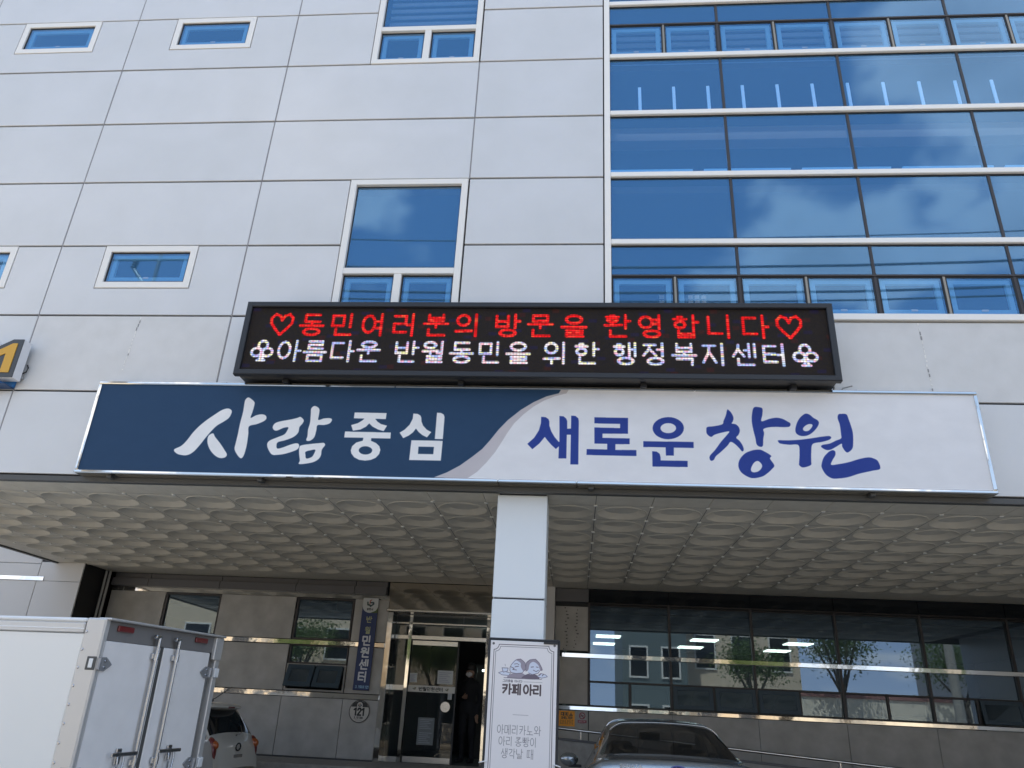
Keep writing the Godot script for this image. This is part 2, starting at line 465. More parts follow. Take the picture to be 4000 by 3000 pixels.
const LATIN := {
	"0": [[0.5, 0, 0.1, 0.2, 0.1, 0.8, 0.5, 1, 0.9, 0.8, 0.9, 0.2, 0.5, 0]], "1": [[0.15, 0.2, 0.6, 0, 0.6, 1]], "2": [[0.08, 0.25, 0.25, 0.02, 0.75, 0.02, 0.92, 0.28, 0.08, 1, 0.95, 1]],
	"3": [[0.08, 0.08, 0.6, 0, 0.9, 0.22, 0.4, 0.47, 0.92, 0.72, 0.6, 1, 0.05, 0.92]], "5": [[0.9, 0, 0.15, 0, 0.12, 0.45, 0.7, 0.4, 0.92, 0.7, 0.6, 1, 0.05, 0.93]], "4": [[0.7, 1, 0.7, 0, 0.05, 0.7, 0.95, 0.7]],
	"6": [[0.8, 0, 0.2, 0.4, 0.1, 0.8, 0.5, 1, 0.9, 0.75, 0.5, 0.5, 0.12, 0.7]], "S": [[0.92, 0.12, 0.5, 0, 0.08, 0.25, 0.92, 0.72, 0.5, 1, 0.05, 0.88]], "H": [[0.08, 0, 0.08, 1], [0.92, 0, 0.92, 1], [0.08, 0.5, 0.92, 0.5]],
	"E": [[0.95, 0, 0.1, 0, 0.1, 1, 0.95, 1], [0.1, 0.5, 0.8, 0.5]], "L": [[0.1, 0, 0.1, 1, 0.95, 1]], "T": [[0, 0, 1, 0], [0.5, 0, 0.5, 1]], "R": [[0.1, 1, 0.1, 0, 0.7, 0, 0.92, 0.25, 0.7, 0.5, 0.1, 0.5], [0.5, 0.5, 0.95, 1]],
	"O": [[0.5, 0, 0.06, 0.3, 0.06, 0.7, 0.5, 1, 0.94, 0.7, 0.94, 0.3, 0.5, 0]], "N": [[0.08, 1, 0.08, 0, 0.92, 1, 0.92, 0]], "A": [[0, 1, 0.5, 0, 1, 1], [0.2, 0.65, 0.8, 0.65]], ".": [[0.45, 0.97, 0.55, 1.0]], "-": [[0.2, 0.5, 0.8, 0.5]],
}

func glyph(ch: String) -> Array:
	var code := ch.unicode_at(0)
	if code >= 0xAC00:
		return syllable(code)
	if LATIN.has(ch):
		return LATIN[ch].map(func(f): return V(f))
	if ch == "♡":
		return [V([0.5, 0.3, 0.4, 0.1, 0.2, 0.02, 0.03, 0.2, 0.05, 0.45, 0.25, 0.72, 0.5, 1.0, 0.75, 0.72, 0.95, 0.45, 0.97, 0.2, 0.8, 0.02, 0.6, 0.1, 0.5, 0.3])]
	if ch == "♧":
		return [ring(0.5, 0.24, 0.21, 0.22), ring(0.25, 0.58, 0.23, 0.2), ring(0.75, 0.58, 0.23, 0.2), V([0.5, 0.6, 0.42, 0.98, 0.62, 0.98, 0.5, 0.6]), V([0.34, 0.98, 0.68, 0.98])]
	return []

func write(cv: Canvas, text: String, x: float, y: float, w: float, h: float, step: float, r: float, c: Color, gap := 0.5) -> float:
	# each sign fills w x h; step to the next; r is half the stroke's width
	for ch in text:
		if ch == " ":
			x += step * gap
			continue
		var narrow := 0.62 if ch.unicode_at(0) < 0x80 else 1.0
		for l in glyph(ch):
			cv.path(l.map(func(p): return Vector2(x + p.x * w * narrow, y + p.y * h)), r, c)
		x += step * narrow
	return x

func print_mat(key: String, cv: Canvas, rough := 0.5) -> StandardMaterial3D:
	var m := mat(key, Color.WHITE, rough)
	m.albedo_texture = cv.texture()
	m.texture_repeat = false
	return m

# ---------------------------------------------------------------- camera, sky, sun
func cloud(n: FastNoiseLite, n2: FastNoiseLite, d: Vector3) -> float:
	var p := d / (d.y + 0.12)
	return n.get_noise_3d(p.x * 2.3, 3.0, p.z * 2.3) * 1.1 + 0.7 * n2.get_noise_3d(p.x * 1.3, 7.0, p.z * 1.3)

func make_sky() -> ImageTexture:
	var w := 1536
	var h := 768
	var n := FastNoiseLite.new()
	n.seed = 29
	n.frequency = 1.0
	n.fractal_octaves = 6
	n.fractal_gain = 0.52
	var n2 := FastNoiseLite.new()
	n2.seed = 33
	n2.frequency = 0.62
	n2.fractal_octaves = 2
	var d := PackedFloat32Array()
	d.resize(w * h * 3)
	for y in h:
		var el := PI * (0.5 - (y + 0.5) / h)
		var s := sin(el)
		var t := pow(clampf(1.0 - maxf(s, 0.0), 0.0, 1.0), 3.2)
		var base := Vector3(0.16, 0.285, 0.50).lerp(Vector3(0.60, 0.72, 0.92), t)
		if s < 0.0:
			base = Vector3(0.60, 0.72, 0.92).lerp(Vector3(0.22, 0.21, 0.2), clampf(-s * 8.0, 0.0, 1.0))
		for x in w:
			var az := TAU * ((x + 0.5) / w - 0.5)
			var c := base
			if s > 0.02:
				# clouds lie on a flat layer overhead, so that they shrink towards the horizon
				var f := cloud(n, n2, Vector3(sin(az) * cos(el), s, -cos(az) * cos(el)))
				var k := smoothstep(0.09, 0.40, f) * smoothstep(0.02, 0.1, s)
				var shade := 0.72 + 0.28 * smoothstep(0.9, 0.2, f)
				c = c.lerp(Vector3(0.98, 0.98, 1.0) * shade, k * 0.86)
			var i := (y * w + x) * 3
			d[i] = c.x
			d[i + 1] = c.y
			d[i + 2] = c.z
	return ImageTexture.create_from_image(Image.create_from_data(w, h, false, Image.FORMAT_RGBF, d.to_byte_array()))

func set_camera_and_light() -> void:
	var cam := Camera3D.new()
	cam.name = "camera"
	cam.position = CAM_AT
	cam.rotation_degrees = Vector3(23.7996, 5.4788, 2.9168)
	cam.fov = 53.904
	cam.near = 0.05
	cam.far = 400.0
	add_child(cam)
	cam.current = true
	var env := Environment.new()
	env.background_mode = Environment.BG_SKY
	var sky := Sky.new()
	var sm := PanoramaSkyMaterial.new()
	sm.panorama = make_sky()
	sm.energy_multiplier = 1.0
	sky.sky_material = sm
	env.sky = sky
	env.tonemap_mode = Environment.TONE_MAPPER_LINEAR
	env.tonemap_exposure = 2.15
	env.sdfgi_enabled = true
	env.ssao_enabled = true
	env.ssil_enabled = true
	var we := WorldEnvironment.new()
	we.name = "environment"
	we.environment = env
	add_child(we)
	var sun := DirectionalLight3D.new()
	sun.name = "sun"
	sun.light_energy = 1.6
	sun.light_angular_distance = 0.5
	sun.light_color = Color(1.0, 0.95, 0.86)
	sun.shadow_enabled = true
	add_child(sun)
	# the sun stands behind the building: its front and the street before it lie in shade
	sun.look_at_from_position(Vector3.ZERO, -Vector3(-0.30, 1.30, -0.52), Vector3.UP)

# ---------------------------------------------------------------- materials
func make_materials() -> void:
	var p := mat("panel", lin(0.655, 0.66, 0.668), 0.27)          # white coated aluminium cladding
	p.metallic_specular = 0.62
	p.albedo_texture = noise_tex(0.006, Color(0.97, 0.97, 0.965), Color(1, 1, 1), 512, 9, 5)
	tri(p, 0.3)
	for v in [["panel_b", lin(0.642, 0.648, 0.655), 0.3], ["panel_c", lin(0.664, 0.667, 0.673), 0.24]]:
		var pv2 := p.duplicate() as StandardMaterial3D
		pv2.resource_name = v[0]
		pv2.albedo_color = v[1]
		pv2.roughness = v[2]
		M[v[0]] = pv2
	var pd := mat("panel_stained", Color.WHITE, 0.4)            # panels where an old sign left dust and sealant
	pd.albedo_texture = noise_tex(0.012, lin(0.60, 0.595, 0.58), lin(0.66, 0.655, 0.645), 512, 31, 5)
	tri(pd, 0.5)
	mat("sealant", lin(0.27, 0.265, 0.27), 0.8)
	mat("joint", lin(0.05, 0.05, 0.06), 0.85)
	mat("window_white", lin(0.80, 0.78, 0.74), 0.4)
	mat("rail", lin(0.84, 0.82, 0.78), 0.35)
	mat("gasket", lin(0.015, 0.016, 0.02), 0.6)
	mat("mullion", lin(0.035, 0.03, 0.03), 0.45)
	mat("divider", lin(0.30, 0.27, 0.22), 0.35, 0.5)
	mat("sash", lin(0.22, 0.56, 0.86), 0.5)  # pane passes white light, so its blue tint is put into this colour
	# blue coated mirror glass of the upper storeys
	var g := mat("blue_glass", lin(0.115, 0.335, 0.62, 0.0), 0.02, 0.50)
	g.transparency = BaseMaterial3D.TRANSPARENCY_ALPHA
	# dark green float glass of the ground floor
	var g2 := mat("dark_glass", lin(0.15, 0.205, 0.26, 0.0), 0.012, 0.75)
	g2.transparency = BaseMaterial3D.TRANSPARENCY_ALPHA
	var g3 := mat("door_glass", lin(0.03, 0.04, 0.045, 0.3), 0.015, 0.1)
	g3.transparency = BaseMaterial3D.TRANSPARENCY_ALPHA
	var g4 := mat("car_glass", lin(0.006, 0.007, 0.008, 0.78), 0.01, 0.0)
	g4.transparency = BaseMaterial3D.TRANSPARENCY_ALPHA
	mat("black_glass", lin(0.008, 0.010, 0.013), 0.06)
	var s := mat("steel", lin(0.72, 0.70, 0.66), 0.05, 1.0)     # polished stainless strip, never quite flat
	s.normal_enabled = true
	s.normal_texture = wavy(0.006, 6.0, 17)
	s.normal_scale = 0.045
	tri(s, 0.9)
	mat("brushed", lin(0.55, 0.54, 0.52), 0.25, 1.0)
	var hd := mat("header_steel", lin(0.60, 0.54, 0.46), 0.06, 1.0)
	hd.normal_enabled = true
	hd.normal_texture = s.normal_texture
	hd.normal_scale = 0.05
	tri(hd, 0.6)
	var sf := mat("soffit", Color.WHITE, 0.62)
	sf.albedo_texture = noise_tex(0.03, lin(0.60, 0.55, 0.46), lin(0.68, 0.63, 0.53), 256, 41, 3)
	tri(sf, 0.7)
	mat("stud", lin(0.75, 0.74, 0.70), 0.4)
	mat("trim_dark", lin(0.075, 0.075, 0.072), 0.5)
	var w := mat("wall", Color.WHITE, 0.6)                      # grey composite panel with a fine fleck
	w.albedo_texture = noise_tex(0.35, lin(0.40, 0.385, 0.36), lin(0.52, 0.50, 0.47), 512, 51, 2)
	w.detail_enabled = true
	w.detail_blend_mode = BaseMaterial3D.BLEND_MODE_MUL
	w.detail_albedo = noise_tex(0.008, Color(0.88, 0.88, 0.87), Color(1, 1, 1), 256, 52, 4)
	tri(w, 1.0)
	mat("fascia_grey", lin(0.105, 0.103, 0.108), 0.5)
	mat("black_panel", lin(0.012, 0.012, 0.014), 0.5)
	mat("interior", lin(0.05, 0.055, 0.06), 0.9)
	mat("interior_light", lin(0.25, 0.26, 0.27), 0.9)
	mat("blind", lin(0.20, 0.30, 0.42), 0.7)
	var co := mat("concrete", Color.WHITE, 0.85)
	co.albedo_texture = noise_tex(0.02, lin(0.27, 0.255, 0.23), lin(0.38, 0.36, 0.33), 512, 61, 5)
	tri(co, 0.6)
	var asp := mat("asphalt", Color.WHITE, 0.9)
	asp.albedo_texture = noise_tex(0.2, lin(0.20, 0.185, 0.16), lin(0.29, 0.27, 0.235), 512, 71, 4)
	tri(asp, 0.5)
	var pv := mat("paving", Color.WHITE, 0.85)
	pv.albedo_texture = noise_tex(0.05, lin(0.32, 0.28, 0.23), lin(0.42, 0.38, 0.32), 512, 73, 4)
	tri(pv, 0.5)
	mat("line_paint", lin(0.7, 0.69, 0.66), 0.7)
	mat("black_metal", lin(0.018, 0.019, 0.022), 0.45)
	mat("white_plastic", lin(0.75, 0.75, 0.76), 0.4)
	mat("cable", lin(0.02, 0.02, 0.022), 0.6)
	mat("grey_metal", lin(0.33, 0.33, 0.32), 0.45, 0.6)
	for a in [["glow_blue", Color(0.36, 0.70, 1.0), 0.34], ["lamp_white", Color(0.88, 1.0, 0.96), 3.4]]:
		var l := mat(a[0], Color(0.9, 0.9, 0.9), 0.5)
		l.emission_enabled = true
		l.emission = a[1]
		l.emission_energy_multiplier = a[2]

# ---------------------------------------------------------------- setting
func make_ground() -> void:
	struct("road", slab(Vector3(160, 0.3, 160)), M.asphalt, Vector3(0, -0.154, 40))
	# paved forecourt between the road and the porch
	struct("forecourt", slab(Vector3(26, 0.15, 12.6)), M.concrete, Vector3(-3, -0.075, 0.1))
	var porch := struct("porch_floor", slab(Vector3(9.0, PORCH, 1.7), 0.015), M.concrete, Vector3(-4.9, PORCH / 2, -5.65))
	porch.set_meta("label", "raised concrete porch floor at the foot of the entrance wall")
	for k in 4:
		struct("porch_step", slab(Vector3(3.6, 0.136 * (4 - k), 0.3), 0.01), M.concrete, Vector3(-2.3, 0.068 * (4 - k), -4.65 + 0.3 * k))
	struct("far_pavement", slab(Vector3(160, 0.14, 4.0), 0.02), M.paving, Vector3(0, 0.07, 18.2))
	for k in 14:
		struct("road_marking", slab(Vector3(3.0, 0.004, 0.12)), M.line_paint, Vector3(-40 + k * 6.0, -0.001, 12.0))

# ---------------------------------------------------------------- the building
func row_y(i: float) -> float:
	return R0 - ROW * i

func panel(x0: float, y0: float, x1: float, y1: float, stained := false, z := 0.0) -> void:
	var g := 0.008
	var gy := 0.0115
	var o := box(bld, "cladding_panel", Vector3(x0 + g, y0 + gy, z - 0.03), Vector3(x1 - g, y1 - gy, z), M.panel_stained if stained else tone(), 0.004)
	o.rotation_degrees = Vector3(rng.randf_range(-0.12, 0.12), rng.randf_range(-0.1, 0.1), 0)

func tone() -> StandardMaterial3D:
	return [M.panel, M.panel_b, M.panel_c][rng.randi() % 3]

func notched(x0: float, y0: float, x1: float, y1: float, n0: float, n1: float, ny: float) -> void:
	# a panel whose upper edge is cut out round a small window
	var g := 0.008
	var st := st_new()
	var gy := 0.0115
	put_box(st, Vector3(x0 + g, y0 + gy, -0.03), Vector3(n0 - g, y1 - gy, 0))
	put_box(st, Vector3(n1 + g, y0 + gy, -0.03), Vector3(x1 - g, y1 - gy, 0))
	put_box(st, Vector3(n0 - g, y0 + gy, -0.03), Vector3(n1 + g, ny - g, 0))
	inst(bld, "cladding_panel", done(st), tone())

func pane(parent: Node, x0: float, y0: float, x1: float, y1: float, z: float, m: Material, called := "pane") -> MeshInstance3D:
	var st := st_new()
	q4(st, Vector3(x0, y1, z), Vector3(x1, y1, z), Vector3(x1, y0, z), Vector3(x0, y0, z))
	return inst(parent, called, done(st), m)

func holder(parent: Node, called: String) -> Node3D:
	var o := Node3D.new()
	o.name = called
	parent.add_child(o, true)
	return o

func ring_at(parent: Node, called: String, x0: float, y0: float, x1: float, y1: float, t: float, z: float, depth: float, m: Material, b := 0.004) -> MeshInstance3D:
	return inst(parent, called, frame_mesh(x1 - x0, y1 - y0, t, depth, b), m, Vector3((x0 + x1) / 2, (y0 + y1) / 2, z))

func vent(x0: float, y0: float, x1: float, y1: float, z := -0.03, latch := true, parent: Node = null) -> void:
	# an opening light: blue pane, sash behind it coloured with the glass tint, a small latch below
	var v := parent if parent else holder(bld, "vent_window")
	ring_at(v, "gasket", x0, y0, x1, y1, 0.016, z - 0.005, 0.013, M.gasket, 0.002)
	pane(v, x0 + 0.014, y0 + 0.014, x1 - 0.014, y1 - 0.014, z, M.blue_glass)
	ring_at(v, "sash", x0 + 0.03, y0 + 0.03, x1 - 0.03, y1 - 0.03, 0.055, z - 0.045, 0.03, M.sash)
	if latch:
		box(v, "latch", Vector3((x0 + x1) / 2 - 0.035, y0 + 0.06, z - 0.014), Vector3((x0 + x1) / 2 + 0.035, y0 + 0.085, z - 0.006), M.window_white, 0.003)

func small_window(x0: float, y0: float, x1: float, y1: float) -> void:
	var w := holder(bld, "window")
	ring_at(w, "window_frame", x0 + 0.004, y0 + 0.004, x1 - 0.004, y1 - 0.004, 0.082, -0.09, 0.096, M.window_white)
	vent(x0 + 0.088, y0 + 0.088, x1 - 0.088, y1 - 0.088, -0.022, true, w)

func tall_window(x0: float, x1: float, top: float, mid: float, bot: float, blinds: bool) -> void:
	var w := holder(bld, "window")
	ring_at(w, "window_frame", x0 + 0.004, bot + 0.004, x1 - 0.004, top - 0.004, 0.078, -0.09, 0.098, M.window_white)
	box(w, "transom", Vector3(x0 + 0.082, mid - 0.04, -0.09), Vector3(x1 - 0.082, mid + 0.04, 0.004), M.window_white, 0.004)
	var cx := (x0 + x1) / 2
	box(w, "mullion", Vector3(cx - 0.045, bot + 0.082, -0.09), Vector3(cx + 0.045, mid - 0.04, 0.002), M.window_white, 0.004)
	ring_at(w, "gasket", x0 + 0.082, mid + 0.04, x1 - 0.082, top - 0.082, 0.012, -0.05, 0.012, M.gasket, 0.002)
	pane(w, x0 + 0.094, mid + 0.052, x1 - 0.094, top - 0.094, -0.045, M.blue_glass)
	vent(x0 + 0.084, bot + 0.084, cx - 0.046, mid - 0.042, -0.045, true, w)
	vent(cx + 0.046, bot + 0.084, x1 - 0.084, mid - 0.042, -0.045, true, w)
	if blinds:
		for k in 9:
			box(w, "blind_slat", Vector3(x0 + 0.1, mid + 0.06 + k * 0.13, -0.24), Vector3(x1 - 0.1, mid + 0.12 + k * 0.13, -0.225), M.blind)

func make_upper_facade() -> void:
	rng.seed = 21
	var cols := [-9.05, -8.66, -6.379, -4.007, -1.363, 0.279]
	var top := 6
	for c in cols.size() - 1:
		var x0: float = cols[c]
		var x1: float = cols[c + 1]
		for i in range(-top, 7):
			var hi := row_y(i)
			var lo := row_y(i + 1) if i < 6 else 3.60
			if lo > 12.6:
				continue
			if c == 3 and (i in [-1, 0, 3, 4]):
				panel(x0, lo, -2.852, hi)
				continue
			if i == 0 and (c == 1 or c == 2):
				var wx := -8.105 if c == 1 else -5.785
				notched(x0, lo, x1, hi, wx, wx + 1.175, 9.802)
				small_window(wx, 9.802, wx + 1.175, hi)
				continue
			if i == 4 and (c == 1 or c == 2):
				var wx2 := -8.125 if c == 1 else -5.795
				notched(x0, lo, x1, hi, wx2, wx2 + 1.18, 5.92)
				small_window(wx2, 5.92, wx2 + 1.18, hi)
				continue
			panel(x0, lo, x1, hi, i == 5 and c == 2)
	# one large sheet closes each part of the front above the frame of the picture
	for c in cols.size() - 1:
		panel(cols[c], 12.34, cols[c + 1], 16.3)
	for x in [-8.66, -6.379, -4.007]:
		box(bld, "joint_sealant", Vector3(x - 0.0075, 3.62, -0.03), Vector3(x + 0.0075, 12.3, -0.006), M.sealant)
	for seg in [[3.62, row_y(5)], [row_y(3), row_y(1)]]:
		box(bld, "joint_sealant", Vector3(-1.3705, seg[0], -0.03), Vector3(-1.3555, seg[1], -0.006), M.sealant)
	tall_window(-2.852, -1.371, row_y(3), 6.16, row_y(5), false)
	tall_window(-2.852, -1.371, row_y(-1), 10.08, row_y(1), true)
	# panels below the curtain wall
	for i in [5, 6]:
		var lo2 := row_y(i + 1) if i == 5 else 3.60
		panel(0.279, lo2, 2.64, row_y(i) - 0.035 if i == 5 else row_y(i), false)
		panel(2.64, lo2, 6.18, row_y(i) - 0.035 if i == 5 else row_y(i), i == 5)
		panel(6.18, lo2, 9.2, row_y(i) - 0.035 if i == 5 else row_y(i))
	# sealant scars of a former sign, one ragged line of dabs on either side
	rng.seed = 5
	for side in [[-5.10, 5.51, -5.15, 4.85], [3.60, 5.48, 3.62, 4.72]]:
		for k in 15:
			var t := k / 14.0
			var c := Vector3(lerpf(side[0], side[2], t) + rng.randf_range(-0.006, 0.006), lerpf(side[1], side[3], t), 0.001)
			var s := Vector3(rng.randf_range(0.006, 0.016), rng.randf_range(0.012, 0.045), 0.005)
			inst(bld, "sealant_dab", slab(s.snapped(Vector3(0.004, 0.006, 0.001)), 0.001), M.sealant if rng.randf() < 0.3 else M.window_white, c)
	# carcass behind the cladding
	box(bld, "backing_wall", Vector3(-9.04, 3.58, -0.12), Vector3(-8.2, 16.3, -0.042), M.joint)
	var holes := [[-8.2, -6.9, [[9.80, R0], [5.92, row_y(4)]]], [-6.9, -5.82, []], [-5.82, -4.58, [[9.80, R0], [5.92, row_y(4)]]], [-4.58, -2.86, []], [-2.86, -1.36, [[row_y(1), row_y(-1)], [row_y(5), row_y(3)]]], [-1.36, 0.30, []]]
	for hcol in holes:
		var y := 16.3
		for gap in hcol[2]:
			box(bld, "backing_wall", Vector3(hcol[0], gap[1] - 0.002, -0.12), Vector3(hcol[1], y, -0.042), M.joint)
			y = gap[0] + 0.002
		box(bld, "backing_wall", Vector3(hcol[0], 3.58, -0.12), Vector3(hcol[1], y, -0.042), M.joint)
	box(bld, "backing_wall", Vector3(0.30, 3.58, -0.12), Vector3(9.2, row_y(5) - 0.05, -0.042), M.joint)
	box(bld, "backing_wall", Vector3(0.30, 12.4, -0.12), Vector3(9.2, 16.3, -0.042), M.joint)
	panel(0.279, 12.40, 9.2, 16.3)
	# body: sides, roof, back, so that the sun behind it stays out
	box(bld, "side_wall", Vector3(-9.05, 3.58, -20), Vector3(-8.93, 16.3, -0.13), M.panel)
	box(bld, "side_wall", Vector3(9.1, 0, -20), Vector3(9.22, 16.3, -0.13), M.panel)
	box(bld, "roof", Vector3(-9.05, 16.3, -20), Vector3(9.22, 16.7, 0.02), M.concrete)
	box(bld, "rear_wall", Vector3(-16, 0, -20.3), Vector3(9.22, 16.3, -20), M.panel)
	# rooms behind the glass
	for y in [3.72, 7.36, 9.36, 13.1]:
		box(bld, "floor_slab", Vector3(-8.9, y, -5.2), Vector3(9.05, y + 0.1 if y != 3.72 else y + 0.08, -0.16), M.interior)
	box(bld, "room_wall", Vector3(-8.9, 3.8, -5.4), Vector3(9.05, 13.1, -5.3), M.interior)
	box(bld, "partition_wall", Vector3(0.12, 3.8, -5.3), Vector3(0.2, 13.1, -0.14), M.interior)

func make_curtain_wall() -> void:
	var x0 := 0.362
	var ms := [1.783, 3.252, 4.714, 6.18, 7.65]
	var edges := [x0] + ms + [9.05]
	box(bld, "curtain_wall_jamb", Vector3(0.287, row_y(5) - 0.03, -0.09), Vector3(0.360, 12.39, 0.012), M.rail, 0.004)
	for i in range(-1, 5):
		var y := row_y(i)
		if i >= 0:
			box(bld, "rail", Vector3(x0, y - 0.006, -0.09), Vector3(9.1, y + 0.064, 0.014), M.rail, 0.006)
			box(bld, "rail_gasket", Vector3(x0, y - 0.026, -0.09), Vector3(9.1, y - 0.006, -0.022), M.gasket)
	box(bld, "sill_rail", Vector3(x0, row_y(5) - 0.028, -0.09), Vector3(9.1, row_y(5) + 0.05, 0.03), M.rail, 0.006)
	box(bld, "rail", Vector3(x0, row_y(-1) - 0.006, -0.09), Vector3(9.1, row_y(-1) + 0.064, 0.014), M.rail, 0.006)
	for i in range(-2, 5):
		var hi := row_y(i) - 0.024
		var lo := row_y(i + 1) + 0.066
		if i == 4:
			lo = row_y(5) + 0.05
		var split := i in [0, 4]
		var bar := lo + (0.50 if i == 4 else 0.545)
		for k in edges.size() - 1:
			var a: float = edges[k] + (0.018 if k else 0.004)
			var b: float = edges[k + 1] - 0.018
			pane(bld, a, (bar + 0.018) if split else lo, b, hi, -0.03, M.blue_glass, "curtain_wall_pane")
			if split:
				var c: float = (edges[k] + edges[k + 1]) / 2 - (0.01 if k else -0.0)
				vent(a, lo + 0.004, c - 0.014, bar - 0.01)
				vent(c + 0.014, lo + 0.004, b, bar - 0.01)
				box(bld, "vent_divider", Vector3(c - 0.013, lo, -0.06), Vector3(c + 0.013, bar - 0.012, -0.012), M.divider, 0.003)
			if k:
				box(bld, "mullion", Vector3(edges[k] - 0.017, lo, -0.08), Vector3(edges[k] + 0.017, hi, -0.018), M.mullion, 0.004)
		if split:
			box(bld, "transom_bar", Vector3(x0, bar - 0.01, -0.07), Vector3(9.05, bar + 0.016, -0.010), M.mullion, 0.003)
	# slim upright strips behind the panes, their glow added, then a row of ceiling lights
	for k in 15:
		box(bld, "glow_strip", Vector3(0.732 + k * 0.4377, 8.53, -0.165), Vector3(0.772 + k * 0.4377, 9.065, -0.145), M.glow_blue, 0.006)
	for k in 5:
		var a2 := 0.42 + k * 1.47
		box(bld, "ceiling_light", Vector3(a2, 9.28, -2.12), Vector3(a2 + 1.30, 9.31, -2.07), M.glow_blue)
	box(bld, "ceiling_beam", Vector3(0.3, 9.12, -1.42), Vector3(9.0, 9.355, -1.22), M.interior_light)
	area(Vector3(4, 9.25, -1.5), Vector2(7, 1.0), Color(0.85, 0.93, 1.0), 0.8)
	for k in 7:
		box(bld, "blind_slat", Vector3(0.4, 9.55 + k * 0.125, -0.3), Vector3(9.0, 9.62 + k * 0.125, -0.285), M.blind)
	# a pierced screen inside the lowest lights
	for k in 30:
		var px := 0.92 + (k % 6) * 0.075 + (0.10 if k % 6 > 2 else 0.0)
		var py := 5.66 + (k / 6) * 0.068
		box(bld, "screen_tile", Vector3(px, py, -0.25), Vector3(px + 0.05, py + 0.045, -0.24), M.tile_pale)

func area(at: Vector3, size: Vector2, c: Color, energy: float) -> void:
	var l := AreaLight3D.new()
	l.name = numbered("ceiling_lamp")
	l.area_size = size
	l.light_color = c
	l.light_energy = energy
	l.shadow_enabled = true
	l.position = at
	l.rotation_degrees = Vector3(-90, 0, 0)
	add_child(l)

func tile_mesh(w: float, d: float) -> ArrayMesh:
	# a soffit tile seen from below: a round dish with a flat floor, pressed upwards
	var key := "tile %.3f %.3f" % [w, d]
	if cache.has(key):
		return cache[key]
	var st := st_new()
	var n := 24
	var hw := w / 2 - 0.003
	var hd := d / 2 - 0.003
	var R := minf(hw, hd) * 0.95
	var up := 0.042
	var edge := func(t: float) -> Vector3:
		var c := Vector2(cos(t), sin(t))
		var k := minf(hw / maxf(absf(c.x), 1e-5), hd / maxf(absf(c.y), 1e-5))
		return Vector3(c.x * k, 0, c.y * k)
	for i in n:
		var a := TAU * (i + 0.5) / n
		var b := TAU * (i + 1.5) / n
		var ca := Vector3(cos(a), 0, sin(a))
		var cb := Vector3(cos(b), 0, sin(b))
		var ea: Vector3 = edge.call(a)
		var eb: Vector3 = edge.call(b)
		if absf(ea.x) > hw - 1e-4 and absf(eb.z) > hd - 1e-4 and absf(eb.x) < hw - 1e-4 or absf(ea.z) > hd - 1e-4 and absf(eb.x) > hw - 1e-4 and absf(eb.z) < hd - 1e-4:
			var corner := Vector3(hw * signf(ca.x), 0, hd * signf(ca.z))
			t3(st, ea, corner, ca * R)
			t3(st, corner, eb, cb * R)
			t3(st, corner, cb * R, ca * R)
		else:
			q4(st, ea, eb, cb * R, ca * R)
		var lip := Vector3(0, -0.005, 0)
		q4(st, ca * R, cb * R, cb * R * 0.985 + lip, ca * R * 0.985 + lip, 1)
		var flo := Vector3(0, up, 0)
		q4(st, ca * R * 0.985 + lip, cb * R * 0.985 + lip, cb * R * 0.66 + flo, ca * R * 0.66 + flo, 2)
		t3(st, ca * R * 0.66 + flo, cb * R * 0.66 + flo, flo)
	var m := done(st)
	cache[key] = m
	return m

func make_soffit() -> void:
	var dx := 0.588
	var dz := 0.6175
	var z0 := -0.53
	var first := -13
	var tm := tile_mesh(dx, dz)
	var stud := disc(0.022, 0.012, 8, 0.005)
	var x_first := -0.975 + first * dx
	for i in 29:
		var xa := x_first + i * dx
		if xa > 8.3:
			break
		for j in 8:
			var zc := z0 - (j + 0.5) * dz
			var t := inst(bld, "soffit_tile", tm, M.soffit, Vector3(xa + dx / 2, SOFFIT, zc))
			var s := inst(t, "stud", stud, M.stud, Vector3(-dx / 2, -0.001, dz / 2))
			s.rotation_degrees = Vector3(90, 0, 0)
		box(bld, "soffit_strip", Vector3(xa + 0.003, SOFFIT, z0 + 0.003), Vector3(xa + dx - 0.003, SOFFIT + 0.012, -0.07), M.soffit)
		box(bld, "soffit_strip", Vector3(xa + 0.003, SOFFIT, -6.13), Vector3(xa + dx - 0.003, SOFFIT + 0.012, z0 - 8 * dz - 0.003), M.soffit)
	box(bld, "soffit_strip", Vector3(-9.0, SOFFIT, -6.13), Vector3(x_first - 0.003, SOFFIT + 0.012, -0.07), M.soffit)
	box(bld, "soffit_deck", Vector3(-9.05, SOFFIT + 0.092, -6.6), Vector3(9.2, SOFFIT + 0.12, -0.06), M.joint)
	box(bld, "soffit_edge_trim", Vector3(-9.06, SOFFIT - 0.028, -0.066), Vector3(9.2, SOFFIT + 0.03, 0.004), M.trim_dark, 0.004)
	box(bld, "soffit_edge_trim", Vector3(-9.07, SOFFIT - 0.022, -5.29), Vector3(-9.0, SOFFIT + 0.03, -0.07), M.trim_dark, 0.004)
	# column under the front edge, clad in white sheet
	box(bld, "column_core", Vector3(-0.79, 0, -0.60), Vector3(-0.31, SOFFIT, -0.12), M.joint)
	box(bld, "column_cladding", Vector3(-0.805, 2.51, -0.62), Vector3(-0.297, SOFFIT - 0.03, -0.1), M.panel_blue, 0.006)
	box(bld, "column_cladding", Vector3(-0.805, 0.0, -0.62), Vector3(-0.297, 2.495, -0.1), M.panel_blue, 0.006)

